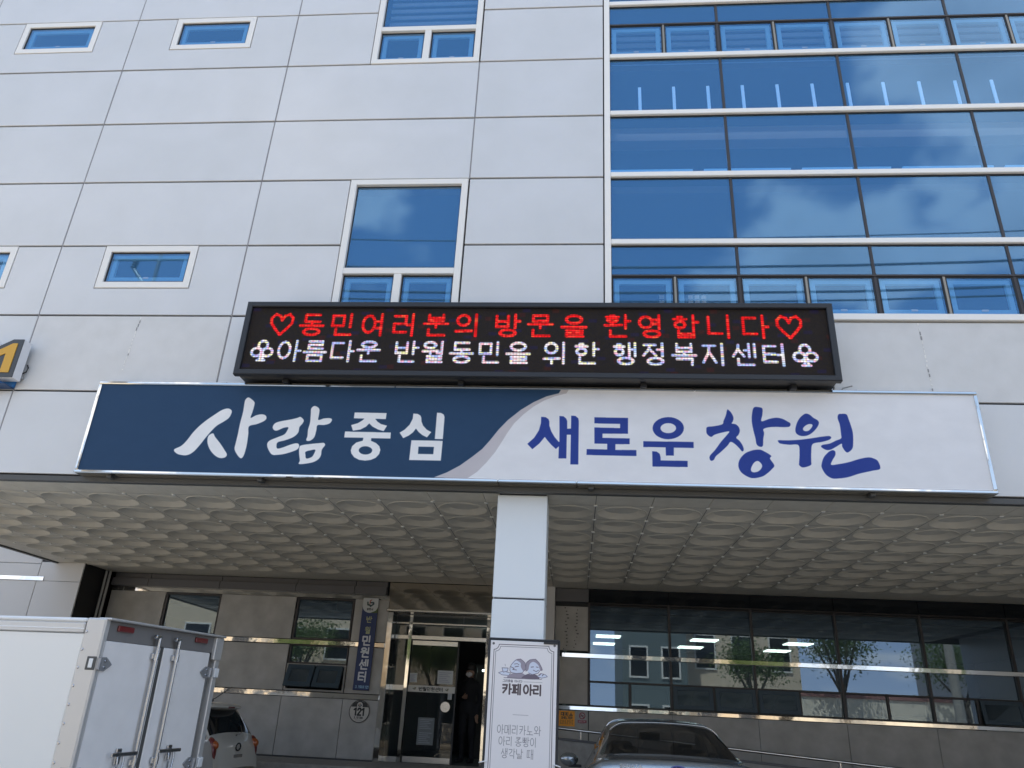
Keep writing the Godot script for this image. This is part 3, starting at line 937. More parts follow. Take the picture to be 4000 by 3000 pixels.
func make_ground_floor() -> void:
	var z := WALL_Z
	# ---- wall left of the door, in panels between two polished strips
	var bands := [[PORCH + 0.02, 1.605], [1.695, 2.44], [2.53, 3.245]]
	var xs := [-8.45, -7.40, -6.35, -4.96, -3.89, -3.275]
	for b in 3:
		for k in xs.size() - 1:
			var glazed: bool = k in [1, 3]
			if glazed and b > 0:
				continue
			box(bld, "wall_panel", Vector3(xs[k] + 0.004, bands[b][0] + 0.004, z - 0.03), Vector3(xs[k + 1] - 0.004, bands[b][1] - 0.004, z), M.wall, 0.003)
	box(bld, "plinth", Vector3(-8.45, PORCH - 0.02, z - 0.05), Vector3(-3.275, PORCH + 0.018, z - 0.012), M.trim_dark)
	for y in [[1.607, 1.688], [2.447, 2.522]]:
		box(bld, "steel_strip", Vector3(-8.40, y[0], z - 0.03), Vector3(-3.275, y[1], z + 0.014), M.steel, 0.004)
	# fascia boards above, in two steps
	for k in 5:
		var f := [-8.45, -7.75, -6.40, -4.985, -3.91, -3.33]
		box(bld, "fascia_board", Vector3(f[k] + 0.004, 3.468, z - 0.05), Vector3(f[k + 1] - 0.004, 3.555, z - 0.004), M.fascia_grey, 0.003)
		box(bld, "fascia_board", Vector3(f[k] + 0.004, 3.325, z - 0.05), Vector3(f[k + 1] - 0.004, 3.462, z + 0.07), M.fascia_grey, 0.004)
	box(bld, "steel_strip", Vector3(-8.45, 3.247, z - 0.08), Vector3(-3.275, 3.323, z - 0.02), M.steel)
	# windows
	for k in 2:
		var x0 := -4.95 if k == 0 else -7.395
		var x1 := x0 + 1.05
		var w := holder(bld, "ground_floor_window")
		ring_at(w, "window_frame", x0 + 0.004, 2.525, x1 - 0.004, 3.24, 0.035, z - 0.1, 0.09, M.mullion)
		pane(w, x0 + 0.04, 2.53, x1 - 0.04, 3.2, z - 0.05, M.dark_glass)
		ring_at(w, "window_frame", x0 + 0.004, 2.135, x1 - 0.004, 2.445, 0.022, z - 0.1, 0.09, M.mullion)
		pane(w, x0 + 0.028, 2.16, x1 - 0.028, 2.43, z - 0.05, M.dark_glass)
		ring_at(w, "sash_surround", x0 + 0.004, 1.70, x1 - 0.004, 2.13, 0.03, z - 0.1, 0.11, M.wall)
		for s in 2:
			var cx := x0 + 0.03 + 0.25 + 0.495 * s
			var sash := inst(w, "open_sash", frame_mesh(0.47, 0.38, 0.075, 0.03, 0.004), M.mullion_blue, Vector3(cx, 2.105, z + 0.02))
			sash.mesh = shifted(frame_mesh(0.47, 0.38, 0.075, 0.03, 0.004), Vector3(0, -0.19, 0))
			sash.rotation_degrees = Vector3(-24, 0, 0)
			pane(sash, -0.16, -0.305, 0.16, -0.075, 0.015, M.dark_glass)
	# ---- recess side and pipe at the far left, and the wing beside it
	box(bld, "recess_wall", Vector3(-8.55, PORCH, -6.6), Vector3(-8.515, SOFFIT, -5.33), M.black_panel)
	for k in 2:
		inst(bld, "downpipe", rod(Vector3(-8.47 + 0.06 * k, PORCH, -5.9 - 0.02 * k), Vector3(-8.47 + 0.06 * k, SOFFIT - 0.02, -5.9 - 0.02 * k), 0.024), M.grey_metal)
	var wing := [-16.0, -13.4, -11.4, -9.323, -8.52]
	for k in 4:
		box(bld, "wall_panel", Vector3(wing[k] + 0.004, 0.0, -5.33), Vector3(wing[k + 1] - 0.004, 3.235, -5.3), M.wall_light, 0.004)
		box(bld, "wall_panel", Vector3(wing[k] + 0.004, 3.315 if k < 3 else 3.24, -5.33), Vector3(wing[k + 1] - 0.004, 3.525 if k < 3 else SOFFIT - 0.002, -5.3), M.wall_light, 0.004)
		if k < 3:
			box(bld, "wall_panel", Vector3(wing[k] + 0.004, 3.533, -5.33), Vector3(wing[k + 1] - 0.004, 16.3, -5.3), M.wall_light, 0.004)
	box(bld, "steel_strip", Vector3(-16, 3.237, -5.32), Vector3(-9.195, 3.312, -5.286), M.steel, 0.004)
	box(bld, "wing_wall", Vector3(-16, 0, -20), Vector3(-8.52, 16.3, -5.34), M.joint)
	# ---- entrance
	box(bld, "header_panel", Vector3(-3.30, 3.10, z - 0.06), Vector3(-0.50, SOFFIT - 0.004, z - 0.03), M.header_steel)
	box(bld, "door_ledge", Vector3(-3.30, 3.05, z - 0.3), Vector3(-0.50, 3.095, z + 0.06), M.brushed, 0.008)
	box(bld, "door_jamb", Vector3(-3.272, PORCH, z - 0.32), Vector3(-3.175, 3.045, z + 0.02), M.steel, 0.006)
	var dz := z - 0.30
	box(bld, "door_transom", Vector3(-3.17, 2.63, dz - 0.04), Vector3(-0.55, 2.70, dz + 0.03), M.brushed, 0.005)
	box(bld, "door_transom", Vector3(-3.17, 2.885, dz - 0.04), Vector3(-0.55, 2.915, dz + 0.03), M.brushed, 0.005)
	for x in [-2.905, -1.52]:
		box(bld, "door_post", Vector3(x - 0.032, PORCH, dz - 0.04), Vector3(x + 0.032, 3.045, dz + 0.036), M.steel, 0.005)
	pane(bld, -3.175, PORCH, -2.94, 2.63, dz, M.door_glass, "sidelight_pane")
	box(bld, "sidelight_bar", Vector3(-3.175, 1.79, dz - 0.02), Vector3(-2.94, 1.88, dz + 0.02), M.brushed, 0.004)
	box(bld, "sidelight_bar", Vector3(-3.175, PORCH, dz - 0.02), Vector3(-2.94, PORCH + 0.09, dz + 0.02), M.brushed, 0.004)
	for s in [[-3.17, -2.94], [-2.87, -1.98], [-1.96, -1.56]]:
		pane(bld, s[0], 2.70, s[1], 2.885, dz, M.door_glass, "transom_pane")
		pane(bld, s[0], 2.915, s[1], 3.045, dz, M.door_glass, "transom_pane")
	# sliding leaf, drawn aside; its band carries the centre's name
	var leaf := holder(bld, "door_leaf")
	pane(leaf, -2.86, 0.78, -2.05, 2.54, dz - 0.05, M.door_glass)
	box(leaf, "leaf_rail", Vector3(-2.86, 2.54, dz - 0.07), Vector3(-2.05, 2.62, dz - 0.03), M.brushed, 0.004)
	box(leaf, "leaf_rail", Vector3(-2.86, PORCH + 0.005, dz - 0.07), Vector3(-2.05, 0.78, dz - 0.03), M.brushed, 0.004)
	box(leaf, "leaf_edge", Vector3(-2.05, PORCH + 0.005, dz - 0.07), Vector3(-2.02, 2.62, dz - 0.03), M.black_metal, 0.003)
	var cv := Canvas.new(512, 72, lin(0.62, 0.61, 0.56))
	write(cv, "반월민원센터", 118, 16, 40, 40, 45, 3.2, lin(0.03, 0.03, 0.03))
	for ex in [[70, 1.0], [425, -1.0]]:
		cv.path([Vector2(ex[0] - 16, 34), Vector2(ex[0] - 2, 44), Vector2(ex[0] + 10, 30)], 4.0, lin(0.08, 0.09, 0.08))
		cv.path([Vector2(ex[0] - 4, 26), Vector2(ex[0] + 16, 24), Vector2(ex[0] + 8, 48)], 3.0, lin(0.25, 0.22, 0.12))
	inst(leaf, "name_band", sheet(0.82, 0.105), print_mat("name_band", cv), Vector3(-2.455, 1.83, dz - 0.024))
	box(leaf, "name_band_board", Vector3(-2.865, 1.777, dz - 0.045), Vector3(-2.045, 1.883, dz - 0.028), M.brushed)
	inst(leaf, "push_button", disc(0.085, 0.03, 24), M.brushed, Vector3(-2.19, 1.56, dz - 0.03))
	var papers := [[-2.79, 1.93, 0.13, 0.15], [-2.235, 1.92, 0.27, 0.22], [-2.13, 1.68, 0.07, 0.1], [-2.5, 1.18, 0.28, 0.2], [-2.5, 0.96, 0.28, 0.22]]
	for k in papers.size():
		var pp: Array = papers[k]
		var pc := Canvas.new(64, 48, lin(0.5, 0.53, 0.53) if k < 3 else lin(0.16, 0.18, 0.19))
		for l in 6:
			pc.line(Vector2(8, 8 + l * 6.5), Vector2(56 - (l * 13) % 20, 8 + l * 6.5), 0.9, lin(0.25, 0.25, 0.35) if k < 3 else lin(0.35, 0.38, 0.4))
		inst(leaf, "notice_paper", sheet(pp[2], pp[3]), print_mat("notice_%d" % k, pc), Vector3(pp[0] + 0.0, pp[1] + pp[3] / 2, dz - 0.044))
	# ---- right of the entrance: pier, short wall, long window band
	box(bld, "pier", Vector3(-0.505, 0.0, z - 0.4), Vector3(-0.352, SOFFIT - 0.003, z + 0.15), M.wall_light, 0.006)
	for y in [[0.0, 1.605], [1.695, 2.44], [2.53, 3.26]]:
		box(bld, "wall_panel", Vector3(-0.345, y[0] + 0.004, z - 0.03), Vector3(0.226, y[1] - 0.004, z), M.wall, 0.003)
	box(bld, "fascia_board", Vector3(-0.345, 3.33, z - 0.05), Vector3(0.226, 3.55, z + 0.05), M.fascia_grey, 0.004)
	# dabs of old glue on the short wall
	rng.seed = 77
	for k in 26:
		var gx := -0.17 + 0.17 * (k % 2) + rng.randf_range(-0.03, 0.03)
		box(bld, "glue_mark", Vector3(gx, 3.22 - k * 0.028, z - 0.001), Vector3(gx + rng.randf_range(0.012, 0.04), 3.236 - k * 0.028, z + 0.003), M.trim_dark if k % 3 else M.joint, 0.001)
	var wx := [0.236, 1.59, 2.955, 4.33, 5.70, 7.075, 8.45]
	for k in 6:
		var a: float = wx[k]
		var b2: float = wx[k + 1]
		box(bld, "spandrel_glass", Vector3(a + 0.004, 3.335, z - 0.03), Vector3(b2 - 0.004, 3.55, z + 0.02), M.black_glass, 0.002)
		var w2 := holder(bld, "ground_floor_window")
		pane(w2, a + 0.02, 2.075, b2 - 0.02, 3.27, z - 0.04, M.dark_glass)
		var mid := (a + b2) / 2
		var opens := k in [1, 2, 4, 5]
		for s in 2:
			var v0 := (a if s == 0 else mid) + 0.025
			var v1 := (mid if s == 0 else b2) - 0.025
			if opens and not (k == 2 and s == 1) and not (k == 4 and s == 0):
				var sash2 := inst(w2, "open_sash", shifted(frame_mesh(v1 - v0, 0.35, 0.06, 0.03, 0.004), Vector3(0, -0.175, 0)), M.mullion_blue, Vector3((v0 + v1) / 2, 2.04, z + 0.0))
				sash2.rotation_degrees = Vector3(-10, 0, 0)
				pane(sash2, -(v1 - v0) / 2 + 0.06, -0.29, (v1 - v0) / 2 - 0.06, -0.06, 0.014, M.dark_glass)
			else:
				pane(w2, v0, 1.70, v1, 2.04, z - 0.03, M.dark_glass)
				ring_at(w2, "sash", v0 + 0.02, 1.715, v1 - 0.02, 2.03, 0.045, z - 0.075, 0.03, M.mullion_blue)
		box(bld, "mullion", Vector3(a - 0.02, 1.69, z - 0.09), Vector3(a + 0.02, 3.325, z + 0.012), M.mullion, 0.004)
		box(bld, "vent_divider", Vector3(mid - 0.018, 1.69, z - 0.06), Vector3(mid + 0.018, 2.045, z + 0.0), M.mullion, 0.003)
		box(bld, "wall_panel", Vector3(a + 0.004, 0.0, z - 0.03), Vector3(b2 - 0.004, 1.605, z), M.wall, 0.003)
	box(bld, "mullion", Vector3(8.43, 1.69, z - 0.09), Vector3(9.0, 3.325, z + 0.012), M.mullion, 0.004)
	for y in [[3.275, 3.29], [3.31, 3.33]]:
		box(bld, "window_head", Vector3(0.23, y[0], z - 0.06), Vector3(9.0, y[1], z + 0.025), M.mullion, 0.003)
	box(bld, "transom_bar", Vector3(0.236, 2.045, z - 0.06), Vector3(9.0, 2.07, z + 0.008), M.mullion, 0.003)
	box(bld, "window_sill", Vector3(0.236, 1.675, z - 0.06), Vector3(9.0, 1.692, z + 0.02), M.mullion, 0.003)
	for y in [[1.612, 1.672, -0.345], [2.425, 2.495, -0.22]]:
		box(bld, "steel_strip", Vector3(y[2], y[0], z - 0.02), Vector3(9.0, y[1], z + 0.022), M.steel, 0.004)
	# ---- rooms behind
	box(bld, "room_ceiling", Vector3(-8.4, 3.035, -11.5), Vector3(9.0, 3.08, z - 0.37), M.interior_light)
	box(bld, "room_floor", Vector3(-8.4, 0.3, -11.5), Vector3(9.0, PORCH, z - 0.12), M.interior)
	box(bld, "room_wall", Vector3(-8.4, 0.3, -11.6), Vector3(9.0, 3.6, -11.5), M.interior)
	box(bld, "partition_wall", Vector3(-0.30, PORCH, -11.5), Vector3(-0.2, 3.2, z - 0.12), M.interior)
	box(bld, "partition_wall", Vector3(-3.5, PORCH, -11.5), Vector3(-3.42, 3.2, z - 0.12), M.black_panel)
	box(bld, "room_head", Vector3(-8.4, 3.2, z - 0.36), Vector3(9.0, 3.6, z - 0.11), M.interior)
	box(bld, "far_door", Vector3(-2.0, PORCH, -9.0), Vector3(-1.0, 2.4, -8.95), M.black_panel)
	for lp in [[0.42, 0.90, -8.6], [0.40, 0.86, -10.2], [2.30, 2.80, -8.6], [2.25, 2.75, -10.2], [4.12, 4.60, -8.6], [4.10, 4.58, -10.2]]:
		box(bld, "ceiling_light", Vector3(lp[0], 3.015, lp[2] - 0.22), Vector3(lp[1], 3.034, lp[2] + 0.22), M.lamp_white)
		area(Vector3((lp[0] + lp[1]) / 2, 3.01, lp[2]), Vector2(0.48, 0.44), Color(0.9, 1.0, 0.97), 0.12)
	box(bld, "ceiling_light", Vector3(-1.78, 2.24, -8.2), Vector3(-1.28, 2.27, -8.1), M.lamp_white)

func shifted(m: ArrayMesh, by: Vector3) -> ArrayMesh:
	var key := "shift %d %s" % [m.get_instance_id(), by]
	if not cache.has(key):
		var st := st_new()
		st.append_from(m, 0, Transform3D(Basis(), by))
		cache[key] = st.commit()
	return cache[key]

# ---------------------------------------------------------------- signs
func pairs(flat: Array, sx: float, h: float) -> Array:
	var o := []
	for i in range(0, flat.size(), 2):
		o.append(Vector2(flat[i] * sx, h - flat[i + 1] * sx))
	return o

func make_fascia_sign() -> void:
	var s := thing("fascia_sign", "long navy and white fascia sign with brush-lettered slogan below the LED display", "sign", Vector3(-5.262, 3.585, 0.012))
	var w := 9.222
	var h := 1.052
	var cw := 2048
	var ch := 234
	var k := cw / (w * 1000.0)
	var cv := Canvas.new(cw, ch, lin(0.76, 0.76, 0.77))
	var left := pairs(SWOOSH_L, k, ch)
	var right := pairs(SWOOSH_R, k, ch)
	var grey := left.duplicate()
	var rr := right.duplicate()
	rr.reverse()
	grey.append(Vector2(left[-1].x + 8, -4))
	grey.append(Vector2(right[-1].x + 8, -4))
	grey += rr
	grey.append(Vector2(right[0].x - 14, ch + 4))
	grey.append(Vector2(left[0].x - 14, ch + 4))
	cv.poly([grey], lin(0.53, 0.50, 0.52))
	var navy := [Vector2(0, ch + 4), Vector2(0, -4), Vector2(left[-1].x + 8, -4)]
	var lr := left.duplicate()
	lr.reverse()
	navy += lr
	navy.append(Vector2(left[0].x - 14, ch + 4))
	cv.poly([navy], lin(0.016, 0.052, 0.115))
	for i in SIGN_GLYPHS.size():
		var cs := []
		for flat in SIGN_GLYPHS[i][1]:
			var pts := pairs(flat, k, ch)
			cs.append(smooth_loop(pts) if SIGN_GLYPHS[i][0] else pts)
		cv.poly(cs, lin(0.80, 0.80, 0.80) if i < 11 else lin(0.020, 0.048, 0.265))
	# dust and faint handling marks on the vinyl
	var fn := FastNoiseLite.new()
	fn.seed = 3
	fn.frequency = 0.012
	fn.fractal_octaves = 5
	for y in ch:
		for x in cw:
			var f := 1.0 + 0.022 * fn.get_noise_2d(x, y * 1.6)
			var i := (y * cw + x) * 3
			for c in 3:
				cv.d[i + c] = clampi(int(cv.d[i + c] * f ), 0, 255)
	var m := print_mat("fascia_print", cv, 0.5)
	m.metallic_specular = 0.35
	box(s, "sign_box", Vector3(0.02, 0.02, 0), Vector3(w - 0.02, h - 0.02, 0.13), M.brushed)
	inst(s, "printed_face", sheet(w - 0.05, h - 0.05), m, Vector3(w / 2, h / 2, 0.135))
	var t := 0.036
	for f in [[Vector3(0, h - t, 0), Vector3(w * 0.36, h, 0.155)], [Vector3(w * 0.36 + 0.003, h - t, 0), Vector3(w * 0.7, h, 0.155)], [Vector3(w * 0.7 + 0.003, h - t, 0), Vector3(w, h, 0.155)], [Vector3(0, 0, 0), Vector3(w * 0.485, t, 0.155)], [Vector3(w * 0.485 + 0.003, 0, 0), Vector3(w * 0.57, t, 0.155)], [Vector3(w * 0.57 + 0.003, 0, 0), Vector3(w, t, 0.155)], [Vector3(0, t, 0), Vector3(t, h - t, 0.153)], [Vector3(w - t, t, 0), Vector3(w, h - t, 0.153)]]:
		box(s, "steel_edge", f[0], f[1], M.steel, 0.009)
	for x in [0.36, 2.0, 5.4, 8.1]:
		inst(s, "bracket", slab(Vector3(0.05, 0.03, 0.08), 0.004), M.trim_dark, Vector3(x, -0.016, 0.05))
	# loose cable ends stick out of the top right corner behind the display
	inst(s, "cable_end", tube([Vector3(7.93, h, 0.03), Vector3(7.97, h + 0.06, 0.05), Vector3(8.06, h + 0.08, 0.07)], 0.007, 6), M.grey_metal)
	inst(s, "cable_end", tube([Vector3(7.95, h, 0.03), Vector3(8.02, h + 0.03, 0.05), Vector3(8.10, h + 0.035, 0.06)], 0.006, 6), M.cable)

func make_led() -> void:
	var w := 6.27
	var h := 0.885
	var s := thing("led_display", "black LED message board with red and white scrolling text above the fascia sign", "display", Vector3(-3.66, 4.648, 0.03))
	box(s, "housing", Vector3(0.03, 0.01, 0), Vector3(w - 0.03, h - 0.02, 0.27), M.black_metal, 0.008)
	inst(s, "bezel", frame_mesh(w, h, 0.062, 0.07, 0.008), M.black_metal, Vector3(w / 2, h / 2, 0.262))
	for x in [0.5, 2.4, 4.3, 5.8]:
		box(s, "mounting_bracket", Vector3(x, -0.035, 0.02), Vector3(x + 0.06, 0.012, 0.2), M.black_metal, 0.003)
	# the screen: one pixel of the picture for each diode
	var cw := 768
	var ch := 95
	var cv := Canvas.new(cw, ch, Color.BLACK)
	var red := Color(1.0, 0.06, 0.05)
	var white := Color(1.0, 0.90, 1.0)
	write(cv, "♡동민여러분의", 28, 9, 32, 32, 42.8, 2.1, red)
	write(cv, "방문을", 338, 9, 32, 32, 44.5, 2.1, red)
	write(cv, "환영합니다♡", 483, 9, 32, 32, 44.2, 2.1, red)
	write(cv, "♧아름다운", 9, 50, 30, 30, 36.6, 1.9, white)
	write(cv, "반월동민을", 206, 50, 30, 30, 37.4, 1.9, white)
	write(cv, "위한", 404, 50, 30, 30, 40, 1.9, white)
	write(cv, "행정복지센터♧", 494, 50, 30, 30, 37.8, 1.9, white)
	# the camera caught the diodes between two refreshes: rows and columns differ in strength and hue
	rng.seed = 9
	for y in ch:
		for x in cw:
			var i := (y * cw + x) * 3
			if cv.d[i] > 20:
				var is_white := cv.d[i + 1] > cv.d[i] * 0.5
				var hsh := (x / 5 * 7 + y / 2 * 13 + (x / 11) * (y / 3) * 5) % 9
				var k := cv.d[i] / 255.0
				var c: Color
				if is_white:
					c = [Color(1, 0.95, 1), Color(0.72, 0.78, 1), Color(1, 0.72, 0.80), Color(1, 1, 0.72), Color(0.80, 0.9, 1), Color(1, 1, 1), Color(0.82, 0.74, 1), Color(1, 0.9, 0.9), Color(0.6, 0.7, 0.95)][hsh]
				else:
					c = [Color(1, 0.05, 0.05), Color(0.85, 0.03, 0.04), Color(1, 0.22, 0.18), Color(1, 0.07, 0.10), Color(0.75, 0.03, 0.03), Color(1, 0.34, 0.20), Color(0.95, 0.05, 0.05), Color(1, 0.12, 0.16), Color(0.9, 0.04, 0.04)][hsh]
				var f := k * (1.0 if y % 3 else 0.68) * (1.0 if x % 4 else 0.82)
				cv.d[i] = int(255 * c.r * f)
				cv.d[i + 1] = int(255 * c.g * f)
				cv.d[i + 2] = int(255 * c.b * f)
			else:
				var v := rng.randf()
				cv.d[i] = 16 + int(14 * v)
				cv.d[i + 1] = 14 + int(12 * v)
				cv.d[i + 2] = 13 + int(12 * rng.randf())
				if (x / 11 + y / 5 * 3) % 17 == 0:
					cv.d[i + 2] += 22
				elif (x / 9 + y / 6 * 5) % 23 == 0:
					cv.d[i] += 18
	var m := mat("led_screen", lin(0.010, 0.009, 0.009), 0.6)
	m.emission_enabled = true
	m.emission = Color.BLACK
	m.emission_texture = cv.texture()
	m.emission_energy_multiplier = 0.6
	m.metallic_specular = 0.2
	m.texture_repeat = false
	inst(s, "led_screen", sheet(w - 0.12, h - 0.12), m, Vector3(w / 2, h / 2, 0.285))

func outline(shape: Array, depth: float, grow := 0.0) -> ArrayMesh:
	# a flat-faced letter: the outline (y up, clockwise or not) pushed out to depth
	var pts := PackedVector2Array(shape)
	if Geometry2D.is_polygon_clockwise(pts):
		pts.reverse()
	if grow:
		pts = Geometry2D.offset_polygon(pts, grow, Geometry2D.JOIN_MITER)[0]
	var st := st_new()
	var ix := Geometry2D.triangulate_polygon(pts)
	for i in range(0, ix.size(), 3):
		var a := pts[ix[i]]
		var b := pts[ix[i + 1]]
		var c := pts[ix[i + 2]]
		if (b - a).cross(c - a) > 0.0:
			var tmp := b
			b = c
			c = tmp
		t3(st, Vector3(a.x, a.y, depth), Vector3(b.x, b.y, depth), Vector3(c.x, c.y, depth))
	for i in pts.size():
		var a := pts[i]
		var b := pts[(i + 1) % pts.size()]
		q4(st, Vector3(a.x, a.y, depth), Vector3(b.x, b.y, depth), Vector3(b.x, b.y, 0), Vector3(a.x, a.y, 0))
	return done(st)

func make_number_letters() -> void:
	# the end of a row of channel letters on a blue tray: the last one is a yellow figure 1
	var s := thing("channel_letter_sign", "yellow numeral one in a dark white-sided letter box on blue tray", "sign", Vector3(-6.62, 4.60, 0.0))
	var one := [Vector2(0.0, 0.275), Vector2(0.145, 0.36), Vector2(0.20, 0.36), Vector2(0.20, 0.0), Vector2(0.095, 0.0), Vector2(0.095, 0.235), Vector2(0.025, 0.20)]
	var yellow := mat("sign_yellow", lin(0.62, 0.34, 0.035), 0.4)
	var dark := mat("letter_face", lin(0.055, 0.06, 0.065), 0.4)
	var blue := mat("sign_blue", lin(0.018, 0.15, 0.40), 0.4)
	var tray := mat("tray_blue_dark", lin(0.010, 0.055, 0.16), 0.4)
	var o := Vector3(0.08, 0.11, 0.06)
	inst(s, "letter_side", outline(one, 0.12, 0.055), M.white_plastic, o)
	inst(s, "letter_face", outline(one, 0.012, 0.054), dark, o + Vector3(0, 0, 0.1205))
	inst(s, "numeral", outline(one, 0.008, 0.0), yellow, o + Vector3(0, 0, 0.133))
	box(s, "tray", Vector3(-1.4, 0.0, 0.0), Vector3(0.255, 0.20, 0.05), blue, 0.006)
	box(s, "tray_ledge", Vector3(-1.4, -0.012, 0.0), Vector3(0.248, 0.0, 0.16), tray, 0.004)
	var prev := [Vector2(-0.30, 0.36), Vector2(-0.07, 0.36), Vector2(-0.07, 0.0), Vector2(-0.30, 0.0)]
	inst(s, "letter_side", outline(prev, 0.12, 0.02), M.white_plastic, o)
	inst(s, "letter_face", outline(prev, 0.012, 0.019), dark, o + Vector3(0, 0, 0.1205))
	inst(s, "cable", tube([Vector3(0.33, 0.28, 0.02), Vector3(0.36, 0.24, 0.03), Vector3(0.35, 0.19, 0.03), Vector3(0.30, 0.17, 0.02)], 0.008, 6), M.cable)
	box(s, "cable_gland", Vector3(0.28, 0.10, 0.0), Vector3(0.33, 0.14, 0.04), M.grey_metal, 0.008)

func emblem(cv: Canvas, x: float, y: float, s: float) -> void:
	cv.path([Vector2(x - 0.42 * s, y - 0.1 * s), Vector2(x - 0.38 * s, y + 0.22 * s), Vector2(x - 0.05 * s, y + 0.28 * s)], s * 0.10, lin(0.02, 0.05, 0.04))
	cv.path([Vector2(x - 0.02 * s, y - 0.06 * s), Vector2(x + 0.4 * s, y - 0.06 * s), Vector2(x + 0.42 * s, y + 0.1 * s), Vector2(x, y + 0.42 * s)], s * 0.10, lin(0.02, 0.05, 0.06))
	cv.path([Vector2(x - 0.12 * s, y + 0.08 * s), Vector2(x - 0.1 * s, y - 0.3 * s), Vector2(x + 0.1 * s, y - 0.42 * s)], s * 0.06, lin(0.35, 0.05, 0.02))

func make_wall_signs() -> void:
	# ---- tall blue plate
	var s := thing("vertical_sign", "tall narrow navy plate with white vertical lettering left of the entrance", "sign", Vector3(-3.595, 1.75, WALL_Z + 0.018))
	var cv := Canvas.new(112, 600, lin(0.012, 0.030, 0.115))
	cv.rect(0, 0, 112, 58, lin(0.52, 0.53, 0.52))
	cv.ellipse(56, 56, 55, 44, lin(0.52, 0.53, 0.52))
	cv.poly([[Vector2(112, 62), Vector2(112, 100), Vector2(60, 100), Vector2(98, 84)]], lin(0.05, 0.09, 0.02))
	emblem(cv, 56, 34, 52)
	write(cv, "창원시", 33, 68, 13, 14, 16, 1.4, lin(0.03, 0.03, 0.03))
	var yel := lin(0.42, 0.44, 0.22)
	write(cv, "반", 38, 124, 38, 40, 40, 2.6, yel)
	write(cv, "월", 38, 194, 38, 44, 40, 2.6, yel)
	var wt := lin(0.62, 0.64, 0.66)
	var yy := 254.0
	for c in "민원센터":
		write(cv, c, 27, yy, 60, 60, 60, 5.4, wt)
		yy += 77.0
	write(cv, "3.15", 16, 572, 15, 15, 16, 1.6, lin(0.25, 0.45, 0.6))
	write(cv, "대로", 50, 572, 14, 15, 16, 1.4, lin(0.25, 0.45, 0.6))
	write(cv, "121", 84, 572, 15, 15, 14, 1.6, lin(0.25, 0.45, 0.6))
	box(s, "board", Vector3(-0.14, 0, 0), Vector3(0.14, 1.515, 0.022), M.black_metal, 0.003)
	inst(s, "print", sheet(0.276, 1.51), print_mat("vertical_sign", cv, 0.45), Vector3(0, 0.7575, 0.024))
	# ---- round number plate
	var r := thing("number_plate", "round house-number plate reading 121 beneath the tall navy sign", "sign", Vector3(-3.58, 1.425, WALL_Z + 0.001))
	var c2 := Canvas.new(200, 200, lin(0.018, 0.018, 0.02))
	c2.ellipse(100, 100, 92, 92, lin(0.50, 0.47, 0.42))
	c2.poly([[Vector2(18, 62), Vector2(182, 62), Vector2(160, 26), Vector2(100, 6), Vector2(40, 26)]], lin(0.018, 0.018, 0.02))
	c2.ellipse(100, 46, 27, 27, lin(0.50, 0.47, 0.42))
	c2.rect(74, 46, 127, 64, lin(0.50, 0.47, 0.42))
	emblem(c2, 100, 46, 34)
	write(c2, "121", 46, 74, 56, 58, 60, 7.5, lin(0.012, 0.012, 0.012))
	write(c2, "3.15", 56, 146, 15, 16, 18, 2.0, lin(0.03, 0.03, 0.03))
	write(c2, "대로", 106, 146, 16, 16, 18, 1.8, lin(0.03, 0.03, 0.03))
	c2.line(Vector2(68, 174), Vector2(132, 174), 2.0, lin(0.2, 0.19, 0.17))
	inst(r, "disc", disc(0.178, 0.02, 40), print_mat("number_plate", c2, 0.4))
	# ---- shelter notice and no-smoking notice on the short wall
	var y := thing("shelter_sign", "yellow SHELTER notice on the short grey wall right of the column", "sign", Vector3(-0.12, 1.478, WALL_Z + 0.002))
	var c3 := Canvas.new(160, 144, lin(0.90, 0.36, 0.01))
	var ink := lin(0.03, 0.02, 0.01)
	write(c3, "대피소", 22, 16, 32, 30, 42, 3.6, ink)
	write(c3, "SHELTER", 24, 56, 24, 20, 26, 2.6, ink)
	for l in 4:
		for seg in 6:
			c3.line(Vector2(14 + seg * 23, 90 + l * 11), Vector2(30 + seg * 23 - (l * 5 + seg * 3) % 7, 90 + l * 11), 2.2, ink.lerp(lin(0.9, 0.36, 0.01), 0.2))
	box(y, "plate", Vector3(-0.13, -0.115, 0), Vector3(0.13, 0.115, 0.006), M.black_metal)
	inst(y, "print", sheet(0.26, 0.23), print_mat("shelter_sign", c3, 0.4), Vector3(0, 0, 0.008))
	var n := thing("no_smoking_sign", "small clear no-smoking notice with a red ring beside the yellow notice", "sign", Vector3(0.13, 1.50, WALL_Z + 0.002))
	var c4 := Canvas.new(100, 120, lin(0.36, 0.355, 0.345))
	var rd := lin(0.24, 0.025, 0.05)
	c4.path(ring(0.5, 0.36, 0.27, 0.225).map(func(p): return Vector2(p.x * 100, p.y * 120)), 4.0, rd)
	c4.line(Vector2(32, 26), Vector2(68, 62), 4.0, rd)
	c4.line(Vector2(30, 46), Vector2(62, 42), 3.0, ink)
	c4.rect(8, 82, 92, 106, rd)
	write(c4, "금연구역", 16, 86, 14, 15, 17, 1.4, lin(0.5, 0.35, 0.37))
	c4.line(Vector2(28, 112), Vector2(72, 112), 1.2, rd)
	box(n, "plate", Vector3(-0.085, -0.1, 0), Vector3(0.085, 0.1, 0.004), M.wall)
	inst(n, "print", sheet(0.17, 0.2), print_mat("no_smoking", c4, 0.4), Vector3(0, 0, 0.006))

